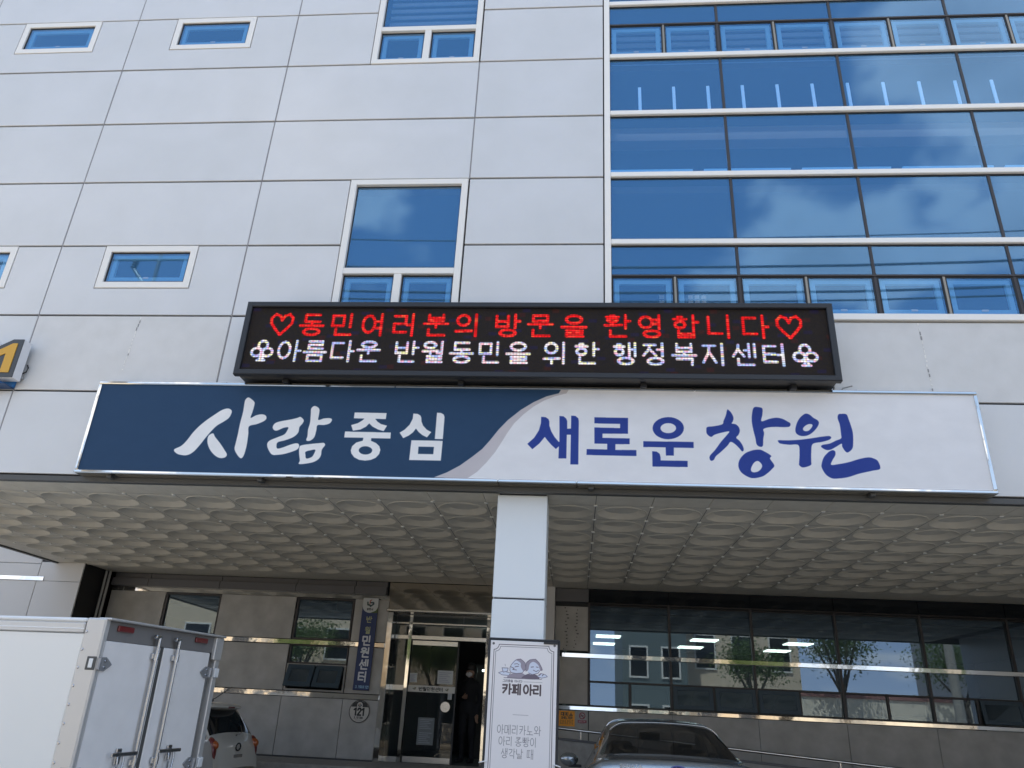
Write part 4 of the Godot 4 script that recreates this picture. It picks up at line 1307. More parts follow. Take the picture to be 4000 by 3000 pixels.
func make_banner() -> void:
	var s := thing("cafe_banner_stand", "upright cafe banner on a black pole stand in front of the white column", "banner", Vector3(-0.46, 0.0, 0.2))
	var w := 0.605
	var top := 2.085
	var bot := 0.42
	var cw := 400
	var ch := int(400 * (top - bot) / w)
	var cv := Canvas.new(cw, ch, lin(0.82, 0.78, 0.77))
	var ink := lin(0.085, 0.06, 0.065)
	var grey := lin(0.27, 0.25, 0.26)
	for f in [[20.0, 1.8, ink, 30.0], [31.0, 1.8, grey, 28.0]]:
		var a: float = f[0]
		var c: float = f[3]
		var r := Vector2(cw - a, ch - a)
		var loop := []
		var corners := [[Vector2(a, a), 0.0], [Vector2(r.x, a), PI / 2], [r, PI], [Vector2(a, r.y), PI * 1.5]]
		for k in corners:
			for j in 6:
				var t: float = k[1] + PI / 2 * (1.0 - j / 5.0)
				loop.append(k[0] + Vector2(cos(t), sin(t)) * c)
		loop.append(loop[0])
		cv.path(loop, f[1], f[2])
	# emblem: a cup, an old couple back to back, a plate of buns
	var pale := lin(0.66, 0.70, 0.80)
	var dk := lin(0.16, 0.13, 0.17)
	var mid := lin(0.33, 0.29, 0.34)
	var E := func(x: float, y: float) -> Vector2: return Vector2(54 + x * 280, 98 + y * 108)
	var pl := func(f: Array, col: Color) -> void:
		var pts := []
		for i in range(0, f.size(), 2):
			pts.append(E.call(f[i], f[i + 1]))
		cv.poly([smooth_loop(pts, 4)], col)
	var ln := func(f: Array, r: float, col: Color) -> void:
		var pts := []
		for i in range(0, f.size(), 2):
			pts.append(E.call(f[i], f[i + 1]))
		cv.path(pts, r, col)
	pl.call([0.0, 0.76, 0.08, 0.68, 0.24, 0.72, 0.22, 0.88, 0.08, 0.88], pale)
	ln.call([0.0, 0.76, 0.08, 0.86, 0.22, 0.88, 0.26, 0.74, 0.08, 0.68, 0.0, 0.76], 1.3, dk)
	pl.call([0.07, 0.5, 0.2, 0.5, 0.19, 0.68, 0.1, 0.72], pale)
	ln.call([0.07, 0.5, 0.2, 0.5, 0.19, 0.66, 0.1, 0.72, 0.07, 0.5], 1.6, dk)
	ln.call([0.14, 0.4, 0.13, 0.3], 1.0, dk)
	pl.call([0.2, 1.0, 0.28, 0.78, 0.5, 0.72, 0.6, 1.0], mid)
	pl.call([0.5, 1.0, 0.62, 0.76, 0.8, 0.78, 0.86, 1.0], dk)
	pl.call([0.24, 0.5, 0.26, 0.3, 0.34, 0.06, 0.46, 0.02, 0.54, 0.2, 0.55, 0.5, 0.5, 0.7, 0.4, 0.76, 0.28, 0.74, 0.24, 0.62], pale)
	pl.call([0.36, 0.05, 0.46, 0.0, 0.56, 0.2, 0.57, 0.55, 0.52, 0.6, 0.47, 0.4, 0.46, 0.2], mid)
	ln.call([0.24, 0.62, 0.24, 0.46, 0.27, 0.3, 0.35, 0.08, 0.46, 0.0, 0.56, 0.2, 0.58, 0.5, 0.5, 0.72, 0.38, 0.76, 0.27, 0.72, 0.24, 0.62], 1.5, dk)
	ln.call([0.25, 0.42, 0.33, 0.5, 0.3, 0.56, 0.38, 0.58], 2.0, dk)
	ln.call([0.33, 0.28, 0.39, 0.25, 0.43, 0.3], 1.6, dk)
	ln.call([0.35, 0.42, 0.42, 0.38], 2.2, dk)
	pl.call([0.6, 0.42, 0.64, 0.12, 0.74, 0.02, 0.84, 0.16, 0.88, 0.5, 0.84, 0.7, 0.72, 0.78, 0.64, 0.72], pale)
	pl.call([0.58, 0.6, 0.58, 0.2, 0.66, 0.02, 0.78, -0.02, 0.86, 0.16, 0.92, 0.4, 0.93, 0.56, 0.88, 0.52, 0.84, 0.28, 0.74, 0.12, 0.66, 0.24, 0.63, 0.55], mid)
	ln.call([0.58, 0.62, 0.58, 0.2, 0.66, 0.02, 0.78, -0.02, 0.86, 0.16, 0.93, 0.5, 0.88, 0.56, 0.84, 0.7, 0.72, 0.78, 0.64, 0.7], 1.5, dk)
	ln.call([0.69, 0.4, 0.74, 0.38], 2.2, dk)
	ln.call([0.8, 0.38, 0.84, 0.4], 2.0, dk)
	ln.call([0.74, 0.55, 0.8, 0.62, 0.85, 0.54], 1.8, dk)
	pl.call([0.82, 0.86, 0.9, 0.72, 1.02, 0.76, 1.04, 0.86, 0.94, 0.94], pale)
	ln.call([0.82, 0.86, 0.92, 0.94, 1.04, 0.86, 1.0, 0.76, 0.9, 0.7, 0.82, 0.86], 1.3, dk)
	ln.call([0.87, 0.8, 0.9, 0.72], 2.4, dk)
	ln.call([0.93, 0.82, 0.96, 0.74], 2.4, dk)
	ln.call([0.12, 1.0, 0.92, 1.0], 1.6, dk)
	write(cv, "그리움을", 82, 216, 14, 13, 15.5, 1.3, grey)
	write(cv, "마시다", 152, 216, 14, 13, 15.5, 1.3, grey)
	cv.line(Vector2(206, 224), Vector2(316, 224), 0.9, grey)
	write(cv, "카페", 82, 240, 50, 54, 58, 5.0, ink)
	write(cv, "아리", 206, 240, 50, 54, 58, 5.0, ink)
	cv.line(Vector2(150, 404), Vector2(240, 404), 1.0, grey)
	write(cv, "아메리카노와", 62, 459, 36, 49, 43, 1.7, grey)
	write(cv, "아리", 74, 520, 36, 48, 43, 1.7, grey)
	write(cv, "콩빵이", 170, 520, 36, 48, 43, 1.7, grey)
	write(cv, "생각날", 92, 582, 36, 49, 43, 1.7, grey)
	write(cv, "때", 240, 582, 36, 49, 43, 1.7, grey)
	for e in [[16, 16], [cw - 16, 16]]:
		cv.ellipse(e[0], e[1], 7, 7, lin(0.05, 0.05, 0.055))
		cv.ellipse(e[0], e[1], 2.5, 2.5, lin(0.3, 0.3, 0.3))
	box(s, "poster_board", Vector3(-w / 2, bot, -0.012), Vector3(w / 2, top, 0.0), M.white_plastic, 0.002)
	inst(s, "poster", sheet(w - 0.004, top - bot - 0.004), print_mat("cafe_poster", cv, 0.42), Vector3(0, (top + bot) / 2, 0.003))
	for x in [-1.0, 1.0]:
		inst(s, "pole", rod(Vector3(x * (w / 2 + 0.012), 0.03, -0.008), Vector3(x * (w / 2 + 0.012), top + 0.018, -0.008), 0.011, 10), M.black_metal)
		inst(s, "foot", slab(Vector3(0.05, 0.03, 0.5), 0.006), M.black_metal, Vector3(x * (w / 2 + 0.012), 0.016, -0.008))
		inst(s, "tie", tube([Vector3(x * (w / 2 - 0.02), 1.10, 0.004), Vector3(x * (w / 2 + 0.03), 1.09, 0.02), Vector3(x * (w / 2 + 0.045), 1.083, 0.0)], 0.006, 6), M.white_plastic)
	inst(s, "crossbar", rod(Vector3(-w / 2 - 0.012, top + 0.014, -0.008), Vector3(w / 2 + 0.012, top + 0.014, -0.008), 0.012, 10), M.black_metal)
	inst(s, "corner_clip", slab(Vector3(0.13, 0.022, 0.02), 0.003), M.black_metal, Vector3(w / 2 - 0.06, top - 0.004, 0.006))

# ---------------------------------------------------------------- vehicles
func car_grid(stations: Array, subs := 4, subt := 3) -> Dictionary:
	# stations from the tail forward; each: z, then eight points (x, y) from the sill to the centre line of the roof
	var pts := []
	var ns := stations.size()
	for i in ns - 1:
		for a in (subs if i < ns - 2 else subs + 1):
			var t := float(a) / subs
			var lerped := []
			for k in 8:
				var g := func(j: int) -> Vector3:
					var s: Array = stations[clampi(j, 0, ns - 1)]
					return Vector3(s[1 + k * 2], s[2 + k * 2], s[0])
				var p0: Vector3 = g.call(i)
				var p1: Vector3 = g.call(i + 1)
				var m0: Vector3 = (p1 - g.call(i - 1)) * 0.32
				var m1: Vector3 = (g.call(i + 2) - p0) * 0.32
				var t2 := t * t
				var t3_ := t2 * t
				lerped.append(p0 * (2 * t3_ - 3 * t2 + 1) + m0 * (t3_ - 2 * t2 + t) + p1 * (-2 * t3_ + 3 * t2) + m1 * (t3_ - t2))
			var row := []
			for k in 7:
				for b in (subt if k < 6 else subt + 1):
					var u := float(b) / subt
					var c0: Vector3 = lerped[k]
					var c1: Vector3 = lerped[k + 1]
					var before: Vector3 = lerped[k - 1] if k > 0 else c0
					var after: Vector3 = lerped[k + 2] if k < 6 else Vector3(-lerped[6].x, lerped[6].y, lerped[6].z)
					var n0 := (c1 - before) * 0.28
					var n1 := (after - c0) * 0.28
					var u2 := u * u
					var u3 := u2 * u
					row.append(c0 * (2 * u3 - 3 * u2 + 1) + n0 * (u3 - 2 * u2 + u) + c1 * (-2 * u3 + 3 * u2) + n1 * (u3 - u2))
			pts.append(row)
	return {"p": pts, "subs": subs, "subt": subt}

func car_part(parent: Node, called: String, g: Dictionary, s0: float, s1: float, k0: float, k1: float, m: Material, sides := [1.0, -1.0], out := 0.0, called_right := "") -> void:
	# the piece of the skin between stations s0..s1 and profile points k0..k1, mirrored to both sides; both halves meet in one mesh when k1 is 7
	var join := k1 >= 7.0
	var st := st_new()
	for sd in sides:
		if not join:
			st = st_new()
		for i in range(int(s0 * g.subs), int(s1 * g.subs)):
			for j in range(int(k0 * g.subt), int(k1 * g.subt)):
				var q := []
				for e in [[0, 0], [0, 1], [1, 1], [1, 0]]:
					var v: Vector3 = g.p[i + e[0]][j + e[1]]
					q.append(Vector3(v.x * sd, v.y, v.z))
				if sd > 0:
					q4(st, q[0], q[1], q[2], q[3], 1)
				else:
					q4(st, q[3], q[2], q[1], q[0], 1)
		if not join:
			inst(parent, called, done(st), m)
	if join:
		inst(parent, called, done(st), m)

func wheel(parent: Node, at: Vector3, r := 0.32) -> void:
	var w := holder(parent, "wheel")
	w.position = at
	var st := st_new()
	for i in 24:
		var a := TAU * i / 24
		var b := TAU * (i + 1) / 24
		var ring_pts := [[-0.1, r - 0.03], [-0.08, r], [0.08, r], [0.1, r - 0.03], [0.1, r * 0.66]]
		for k in 4:
			var u: Array = ring_pts[k]
			var v: Array = ring_pts[k + 1]
			q4(st, Vector3(u[0], sin(a) * u[1], cos(a) * u[1]), Vector3(u[0], sin(b) * u[1], cos(b) * u[1]), Vector3(v[0], sin(b) * v[1], cos(b) * v[1]), Vector3(v[0], sin(a) * v[1], cos(a) * v[1]), 1)
	inst(w, "tyre", done(st), M.tyre)
	var d := inst(w, "rim", disc(r * 0.66, 0.16, 20), M.brushed, Vector3(-0.08, 0, 0))
	d.rotation_degrees = Vector3(0, 90, 0)

const SEDAN := [
	[0.0, 0.55, 0.32, 0.72, 0.42, 0.76, 0.55, 0.76, 0.64, 0.72, 0.68, 0.60, 0.70, 0.30, 0.71, 0.0, 0.71],
	[-0.09, 0.66, 0.26, 0.84, 0.40, 0.87, 0.62, 0.86, 0.86, 0.78, 0.95, 0.66, 0.99, 0.34, 1.01, 0.0, 1.015],
	[-0.185, 0.74, 0.22, 0.88, 0.40, 0.90, 0.66, 0.89, 0.92, 0.80, 1.04, 0.68, 1.115, 0.36, 1.14, 0.0, 1.145],
	[-0.32, 0.78, 0.20, 0.90, 0.40, 0.91, 0.68, 0.90, 0.94, 0.81, 1.06, 0.67, 1.135, 0.36, 1.155, 0.0, 1.162],
	[-0.68, 0.80, 0.20, 0.90, 0.40, 0.915, 0.70, 0.90, 0.95, 0.81, 1.06, 0.645, 1.165, 0.34, 1.185, 0.0, 1.19],
	[-1.34, 0.80, 0.20, 0.90, 0.40, 0.915, 0.70, 0.90, 0.94, 0.815, 1.0, 0.565, 1.375, 0.42, 1.452, 0.0, 1.468],
	[-1.80, 0.80, 0.20, 0.90, 0.40, 0.915, 0.70, 0.90, 0.93, 0.82, 0.97, 0.575, 1.41, 0.43, 1.492, 0.0, 1.512],
	[-2.45, 0.80, 0.20, 0.90, 0.40, 0.915, 0.70, 0.90, 0.92, 0.82, 0.95, 0.575, 1.41, 0.43, 1.488, 0.0, 1.508],
	[-2.95, 0.80, 0.20, 0.90, 0.40, 0.915, 0.69, 0.90, 0.91, 0.82, 0.94, 0.56, 1.36, 0.42, 1.44, 0.0, 1.46],
	[-3.75, 0.80, 0.20, 0.90, 0.40, 0.91, 0.66, 0.89, 0.87, 0.82, 0.91, 0.66, 0.97, 0.36, 1.0, 0.0, 1.005],
	[-4.45, 0.78, 0.20, 0.87, 0.38, 0.88, 0.55, 0.84, 0.70, 0.74, 0.76, 0.58, 0.80, 0.32, 0.83, 0.0, 0.84],
	[-4.80, 0.50, 0.26, 0.62, 0.36, 0.66, 0.46, 0.64, 0.54, 0.58, 0.58, 0.46, 0.60, 0.24, 0.61, 0.0, 0.61],
]
const HATCH := [
	[0.0, 0.50, 0.32, 0.68, 0.40, 0.72, 0.50, 0.71, 0.58, 0.66, 0.62, 0.52, 0.65, 0.26, 0.66, 0.0, 0.66],
	[-0.06, 0.62, 0.24, 0.76, 0.38, 0.78, 0.54, 0.775, 0.72, 0.74, 0.80, 0.62, 0.88, 0.30, 0.91, 0.0, 0.92],
	[-0.13, 0.68, 0.20, 0.78, 0.38, 0.795, 0.58, 0.78, 0.80, 0.745, 0.93, 0.70, 1.005, 0.34, 1.03, 0.0, 1.035],
	[-0.38, 0.70, 0.20, 0.79, 0.38, 0.80, 0.60, 0.785, 0.88, 0.725, 1.06, 0.625, 1.32, 0.46, 1.375, 0.0, 1.39],
	[-0.62, 0.70, 0.20, 0.79, 0.38, 0.80, 0.62, 0.785, 0.90, 0.72, 1.02, 0.60, 1.38, 0.42, 1.44, 0.0, 1.465],
	[-1.30, 0.70, 0.20, 0.79, 0.38, 0.80, 0.62, 0.785, 0.90, 0.72, 0.96, 0.56, 1.40, 0.40, 1.46, 0.0, 1.485],
	[-2.10, 0.70, 0.20, 0.79, 0.38, 0.80, 0.62, 0.785, 0.88, 0.72, 0.93, 0.54, 1.37, 0.38, 1.43, 0.0, 1.455],
	[-2.90, 0.70, 0.20, 0.79, 0.38, 0.795, 0.60, 0.78, 0.82, 0.71, 0.88, 0.56, 0.96, 0.30, 1.0, 0.0, 1.0],
	[-3.35, 0.66, 0.20, 0.75, 0.36, 0.76, 0.52, 0.73, 0.66, 0.64, 0.74, 0.48, 0.80, 0.26, 0.82, 0.0, 0.83],
	[-3.55, 0.46, 0.26, 0.58, 0.36, 0.60, 0.46, 0.58, 0.54, 0.52, 0.58, 0.40, 0.60, 0.2, 0.61, 0.0, 0.61],
]

func make_sedan(called: String, label: String, at: Vector3, turn: float, paint: StandardMaterial3D, badge: Material, lettered: bool) -> void:
	var s := thing(called, label, "car", at, turn)
	paint.clearcoat_enabled = true
	paint.clearcoat = 1.0
	paint.clearcoat_roughness = 0.03
	var g := car_grid(SEDAN, 5, 4)
	car_part(s, "body_side", g, 0, 11, 0, 4, paint)
	car_part(s, "rear_fascia", g, 0, 2, 4, 7, paint)
	car_part(s, "trunk_lid", g, 2, 4, 4, 7, paint)
	car_part(s, "rear_pillar", g, 4, 5.2, 4, 5, paint)
	car_part(s, "rear_window", g, 4, 5, 5, 7, M.car_glass)
	car_part(s, "roof", g, 5, 8, 5, 7, paint)
	car_part(s, "rear_side_window", g, 5.2, 6.6, 4, 5, M.car_glass)
	car_part(s, "door_pillar", g, 6.6, 6.8, 4, 5, M.black_metal)
	car_part(s, "front_side_window", g, 6.8, 8, 4, 5, M.car_glass)
	car_part(s, "front_pillar", g, 8, 9, 4, 5, paint)
	car_part(s, "windshield", g, 8, 9, 5, 7, M.car_glass_clear)
	car_part(s, "hood", g, 9, 11, 4, 7, paint)
	inst(s, "rear_window_trim", tube(edge_line(g, 5.0, 5, 0.004), 0.008, 6), M.brushed)
	for x in [-1.0, 1.0]:
		var mr := holder(s, "side_mirror")
		var st := st_new()
		blob(st, Vector3(x * 1.0, 1.02, -2.62), Vector3(0.11, 0.075, 0.07))
		inst(mr, "mirror_shell", done(st), paint)
		inst(mr, "mirror_arm", slab(Vector3(0.16, 0.03, 0.06), 0.008), M.black_metal, Vector3(x * 0.93, 0.955, -2.62))
		for z in [-0.95, -3.85]:
			wheel(s, Vector3(x * 0.80, 0.32, z))
		var tl := st_new()
		blob(tl, Vector3(x * (0.70 if lettered else 0.83), 0.86, -0.07 if lettered else -0.22), Vector3(0.16, 0.09, 0.05) if lettered else Vector3(0.04, 0.08, 0.13))
		inst(s, "tail_light", done(tl), M.tail_red)
	# cabin
	for x in [-0.37, 0.37]:
		for r in [[-1.75, 0.95], [-2.65, 0.98]]:
			var seat := holder(s, "seat")
			box(seat, "seat_back", Vector3(x - 0.25, 0.45, r[0] - 0.16), Vector3(x + 0.25, r[1] + 0.06, r[0]), M.seat, 0.05)
			box(seat, "headrest", Vector3(x - 0.14, r[1] + 0.09, r[0] - 0.13), Vector3(x + 0.14, r[1] + 0.27, r[0] - 0.02), M.seat, 0.035)
	box(s, "parcel_shelf", Vector3(-0.66, 1.03, -1.55), Vector3(0.66, 1.06, -0.78), M.seat)
	box(s, "dashboard", Vector3(-0.7, 0.8, -3.6), Vector3(0.7, 1.0, -3.2), M.seat, 0.03)
	box(s, "inner_mirror", Vector3(-0.13, 1.27, -3.0), Vector3(0.13, 1.36, -2.96), M.seat, 0.01)
	box(s, "cabin_floor", Vector3(-0.8, 0.24, -3.9), Vector3(0.8, 0.28, -0.4), M.seat)
	# notice behind the rear side glass, model lettering and badge on the tail
	if lettered:
		box(s, "window_notice", Vector3(-0.71, 1.06, -2.0), Vector3(-0.70, 1.22, -1.85), M.notice_orange)
		var x0 := -0.525
		for ch in "SONATA":
			var st2 := st_new()
			for l in glyph(ch):
				for k in l.size() - 1:
					put_rod(st2, Vector3(x0 + l[k].x * 0.026, 1.112 - l[k].y * 0.026, -0.155 + l[k].y * 0.02), Vector3(x0 + l[k + 1].x * 0.026, 1.112 - l[k + 1].y * 0.026, -0.155 + l[k + 1].y * 0.02), 0.0042, 5)
			inst(s, "badge_letter", done(st2), M.brushed)
			x0 += 0.034
	var ov := []
	for i in 17:
		ov.append(Vector3(cos(TAU * i / 16) * 0.075, 1.075 + sin(TAU * i / 16) * 0.04, -0.115 - sin(TAU * i / 16) * 0.03))
	inst(s, "badge_ring", tube(ov, 0.008, 6), badge)
	inst(s, "badge_bar", tube([Vector3(-0.03, 1.045, -0.095), Vector3(-0.02, 1.105, -0.135), Vector3(0.0, 1.075, -0.115), Vector3(0.02, 1.045, -0.095), Vector3(0.03, 1.105, -0.135)], 0.008, 6), badge)
	if not lettered:
		var cv := Canvas.new(128, 64, lin(0.66, 0.66, 0.64))
		write(cv, "6312", 12, 14, 40, 36, 36, 3.0, lin(0.02, 0.02, 0.02))
		box(s, "plate_board", Vector3(-0.17, 0.84, -0.055), Vector3(0.17, 0.99, -0.035), M.white_plastic, 0.003)
		inst(s, "number_print", sheet(0.32, 0.14), print_mat("car_plate", cv), Vector3(0, 0.915, -0.032))

func edge_line(g: Dictionary, s: float, k0: float, lift: float) -> Array:
	var row: Array = g.p[int(s * g.subs)]
	var o := []
	for j in range(int(k0 * g.subt), row.size()):
		o.append(row[j] + Vector3(0, lift, 0))
	for j in range(row.size() - 2, int(k0 * g.subt) - 1, -1):
		o.append(Vector3(-row[j].x, row[j].y + lift, row[j].z))
	return o

func blob(st: SurfaceTool, c: Vector3, r: Vector3, n := 12) -> void:
	for i in n:
		for j in n:
			var f := func(a: int, b: int) -> Vector3:
				var th := PI * a / n
				var ph := TAU * b / n
				return c + Vector3(sin(th) * cos(ph) * r.x, cos(th) * r.y, sin(th) * sin(ph) * r.z)
			q4(st, f.call(i, j), f.call(i, j + 1), f.call(i + 1, j + 1), f.call(i + 1, j), 1)

func make_hatch(called: String, label: String, at: Vector3, turn: float, colour: Color) -> void:
	var s := thing(called, label, "car", at, turn)
	var paint := mat(called + "_paint", colour, 0.3, 0.0)
	paint.clearcoat_enabled = true
	paint.clearcoat_roughness = 0.04
	var g := car_grid(HATCH, 5, 4)
	car_part(s, "body_side", g, 0, 9, 0, 4, paint)
	car_part(s, "rear_bumper", g, 0, 1, 4, 7, paint)
	car_part(s, "tailgate", g, 1, 2.2, 4, 7, paint)
	car_part(s, "rear_pillar", g, 2.2, 4.2, 4, 5, paint)
	car_part(s, "rear_window", g, 2.2, 3, 5, 7, M.black_glass)
	car_part(s, "roof", g, 3, 6, 5, 7, paint)
	car_part(s, "side_window", g, 4.2, 6, 4, 5, M.black_glass)
	car_part(s, "front_pillar", g, 6, 7, 4, 5, paint)
	car_part(s, "windshield", g, 6, 7, 5, 7, M.car_glass)
	car_part(s, "hood", g, 7, 9, 4, 7, paint)
	var sp := st_new()
	blob(sp, Vector3(0, 1.40, -0.36), Vector3(0.56, 0.05, 0.13), 16)
	inst(s, "spoiler", done(sp), paint)
	box(s, "brake_light", Vector3(-0.10, 1.385, -0.245), Vector3(0.10, 1.405, -0.225), M.tail_red, 0.004)
	for x in [-1.0, 1.0]:
		var tl := st_new()
		blob(tl, Vector3(x * 0.685, 0.84, -0.14), Vector3(0.075, 0.20, 0.10))
		inst(s, "tail_light", done(tl), M.tail_red)
		var ind := st_new()
		blob(ind, Vector3(x * 0.675, 0.94, -0.125), Vector3(0.06, 0.07, 0.10))
		inst(s, "indicator", done(ind), M.tail_amber)
		for z in [-0.62, -2.98]:
			wheel(s, Vector3(x * 0.70, 0.29, z), 0.29)
	inst(s, "rear_wiper", tube([Vector3(0.0, 1.05, -0.10), Vector3(0.25, 1.08, -0.13), Vector3(0.34, 1.16, -0.20)], 0.009, 6), M.brushed)
	inst(s, "aerial", tube([Vector3(0.0, 1.47, -0.60), Vector3(0, 1.5, -0.5), Vector3(0.0, 1.66, -0.28)], 0.006, 6), M.cable)
	var fin := st_new()
	blob(fin, Vector3(0, 1.475, -0.58), Vector3(0.025, 0.03, 0.07))
	inst(s, "aerial_base", done(fin), M.cable)
	var ov := []
	for i in 17:
		ov.append(Vector3(cos(TAU * i / 16) * 0.075, 0.91 + sin(TAU * i / 16) * 0.045, -0.04))
	inst(s, "badge_ring", tube(ov, 0.01, 6), M.cable)
	box(s, "tailgate_handle", Vector3(-0.14, 0.78, -0.055), Vector3(0.14, 0.82, -0.02), M.brushed, 0.006)

func make_truck() -> void:
	# rear-left upper corner of the cargo box, and how it leans on the sloping forecourt
	var corner := Vector3(-3.558, 1.998, 1.657)
	var turn := Basis(Vector3.UP, deg_to_rad(-6.69)) * Basis(Vector3.RIGHT, deg_to_rad(1.03))
	var s := thing("box_truck", "small white box truck with two grey rear doors parked at left", "truck", Vector3.ZERO)
	s.transform = Transform3D(turn, corner - turn * Vector3(0, 2.0, 0))
	var W := 1.66
	var top := 2.0
	var white := mat("truck_white", lin(0.83, 0.82, 0.78), 0.3)
	var cap := mat("truck_cap", lin(0.80, 0.80, 0.79), 0.28)
	var alu := mat("truck_aluminium", lin(0.60, 0.59, 0.57), 0.36, 0.4)
	var door := mat("truck_door", Color.WHITE, 0.4)
	door.albedo_texture = noise_tex(0.02, lin(0.82, 0.79, 0.76), lin(0.88, 0.85, 0.82), 256, 91, 4)
	tri(door, 0.8, false)
	var frame := mat("truck_frame", lin(0.19, 0.182, 0.175), 0.55)
	var hinge_mat := mat("hinge_steel", lin(0.36, 0.36, 0.37), 0.42, 0.5)
	var zinc := mat("zinc", lin(0.52, 0.53, 0.55), 0.24, 1.0)
	# side wall, roof rail
	box(s, "side_panel", Vector3(-3.0, 0.55, -0.05), Vector3(-0.17, top - 0.115, -0.004), white, 0.003)
	box(s, "roof_rail", Vector3(-3.0, top - 0.112, -0.06), Vector3(-0.175, top - 0.035, 0.006), alu, 0.008)
	box(s, "roof_rail", Vector3(-3.0, top - 0.034, -0.10), Vector3(-0.175, top, 0.002), cap, 0.012)
	box(s, "rail_groove", Vector3(-3.0, top - 0.085, 0.003), Vector3(-0.175, top - 0.075, 0.009), cap, 0.002)
	box(s, "roof", Vector3(-3.0, top - 0.03, -W), Vector3(-0.18, top - 0.004, -0.10), white)
	box(s, "far_side_panel", Vector3(-3.0, 0.55, -W + 0.004), Vector3(-0.17, top - 0.03, -W + 0.05), white)
	box(s, "front_panel", Vector3(-3.05, 0.55, -W), Vector3(-3.0, top, 0.0), white)
	box(s, "cargo_floor", Vector3(-3.0, 0.5, -W), Vector3(-0.02, 0.56, 0.0), frame)
	box(s, "corner_post", Vector3(-0.172, 0.5, -0.06), Vector3(0.0, top + 0.002, 0.004), alu, 0.012)
	for k in 11:
		var rv := inst(s, "rivet", disc(0.011, 0.006, 8, 0.003), zinc, Vector3(-0.148, top - 0.10 - k * 0.128, 0.004))
	# rear face looks along +x; the doors lie between the posts
	box(s, "header", Vector3(-0.06, top - 0.155, -W + 0.02), Vector3(-0.012, top - 0.012, -0.03), frame, 0.004)
	box(s, "header_lip", Vector3(-0.08, top - 0.012, -W), Vector3(0.035, top + 0.006, -0.005), alu, 0.006)
	for z in [-0.245, -1.305]:
		box(s, "marker_light", Vector3(-0.012, top - 0.082, z - 0.095), Vector3(0.008, top - 0.038, z + 0.095), M.tail_red, 0.006)
	box(s, "door_frame", Vector3(-0.10, 0.5, -1.56), Vector3(-0.035, top - 0.156, -0.062), frame)
	for d in [[-0.735, -0.022, -0.645, 1.0], [-1.485, -0.785, -0.925, -1.0]]:
		var dr := holder(s, "cargo_door")
		box(dr, "door_panel", Vector3(-0.034, 0.62, d[0]), Vector3(0.0, top - 0.158, d[1]), door, 0.008)
		inst(dr, "lock_rod", rod(Vector3(0.032, 0.62, d[2]), Vector3(0.032, top - 0.09, d[2]), 0.016, 12), zinc)
		inst(dr, "lock_cam", slab(Vector3(0.04, 0.03, 0.075), 0.008), zinc, Vector3(0.026, top - 0.085, d[2] + 0.02))
		for y in [top - 0.235, top - 1.02]:
			inst(dr, "rod_bracket", slab(Vector3(0.03, 0.05, 0.085), 0.006), zinc, Vector3(0.016, y, d[2]))
			inst(dr, "rod_collar", rod(Vector3(0.032, y - 0.03, d[2]), Vector3(0.032, y + 0.03, d[2]), 0.023, 12), zinc)
		# handle: a lever hinged on the rod, and its catch with a hanging loop on the door
		var hz: float = d[2] + d[3] * 0.185
		inst(dr, "lever", slab(Vector3(0.016, 0.028, 0.31), 0.005), zinc, Vector3(0.045, top - 0.955, d[2] + d[3] * 0.15))
		box(dr, "catch_plate", Vector3(0.002, top - 1.03, hz - 0.03), Vector3(0.022, top - 0.915, hz + 0.03), zinc, 0.005)
		inst(dr, "catch_loop", tube([Vector3(0.03, top - 0.95, hz - 0.03), Vector3(0.045, top - 1.0, hz - 0.035), Vector3(0.045, top - 1.09, hz - 0.03), Vector3(0.045, top - 1.11, hz), Vector3(0.045, top - 1.09, hz + 0.03), Vector3(0.045, top - 1.0, hz + 0.035), Vector3(0.03, top - 0.95, hz + 0.03)], 0.008, 6), zinc)
		for y in [top - 0.325, top - 1.075]:
			var hinge := holder(dr, "hinge")
			var hz0: float = -0.022 if d[3] > 0 else -1.50
			inst(hinge, "hinge_leaf", hinge_leaf(d[3]), hinge_mat, Vector3(0.001, y, hz0))
			inst(hinge, "knuckle", rod(Vector3(0.012, y - 0.04, hz0 + d[3] * 0.012), Vector3(0.012, y + 0.04, hz0 + d[3] * 0.012), 0.016, 10), hinge_mat)
			for by in [-0.022, 0.022]:
				var bolt := inst(hinge, "hinge_bolt", disc(0.011, 0.01, 8, 0.003), zinc, Vector3(0.012, y + by, hz0 - d[3] * 0.05))
				bolt.rotation_degrees = Vector3(0, 90, 0)
			if d[3] > 0:
				box(hinge, "hinge_plate", Vector3(-0.085, y - 0.045, 0.001), Vector3(-0.005, y + 0.05, 0.009), M.trim_dark, 0.003)
				box(hinge, "hinge_pin", Vector3(-0.06, y - 0.03, 0.009), Vector3(-0.025, y + 0.035, 0.015), cap, 0.003)
			else:
				box(hinge, "hinge_plate", Vector3(-0.01, y - 0.04, -W + 0.005), Vector3(0.02, y + 0.04, -W + 0.075), cap, 0.004)
	box(s, "door_seal", Vector3(-0.036, 0.62, -0.782), Vector3(-0.008, top - 0.157, -0.738), M.trim_dark)
	box(s, "rear_post", Vector3(-0.10, 0.5, -W), Vector3(0.004, top - 0.013, -W + 0.075), alu, 0.008)
	box(s, "rear_post_cover", Vector3(-0.02, top - 0.215, -W + 0.002), Vector3(0.018, top - 0.013, -W + 0.135), alu, 0.008)
	box(s, "rear_bumper", Vector3(-0.02, 0.36, -W + 0.05), Vector3(0.05, 0.48, -0.05), frame, 0.01)
	# chassis and cab beyond the edge of the picture
	box(s, "chassis", Vector3(-4.4, 0.34, -W + 0.4), Vector3(-0.1, 0.5, -0.4), frame)
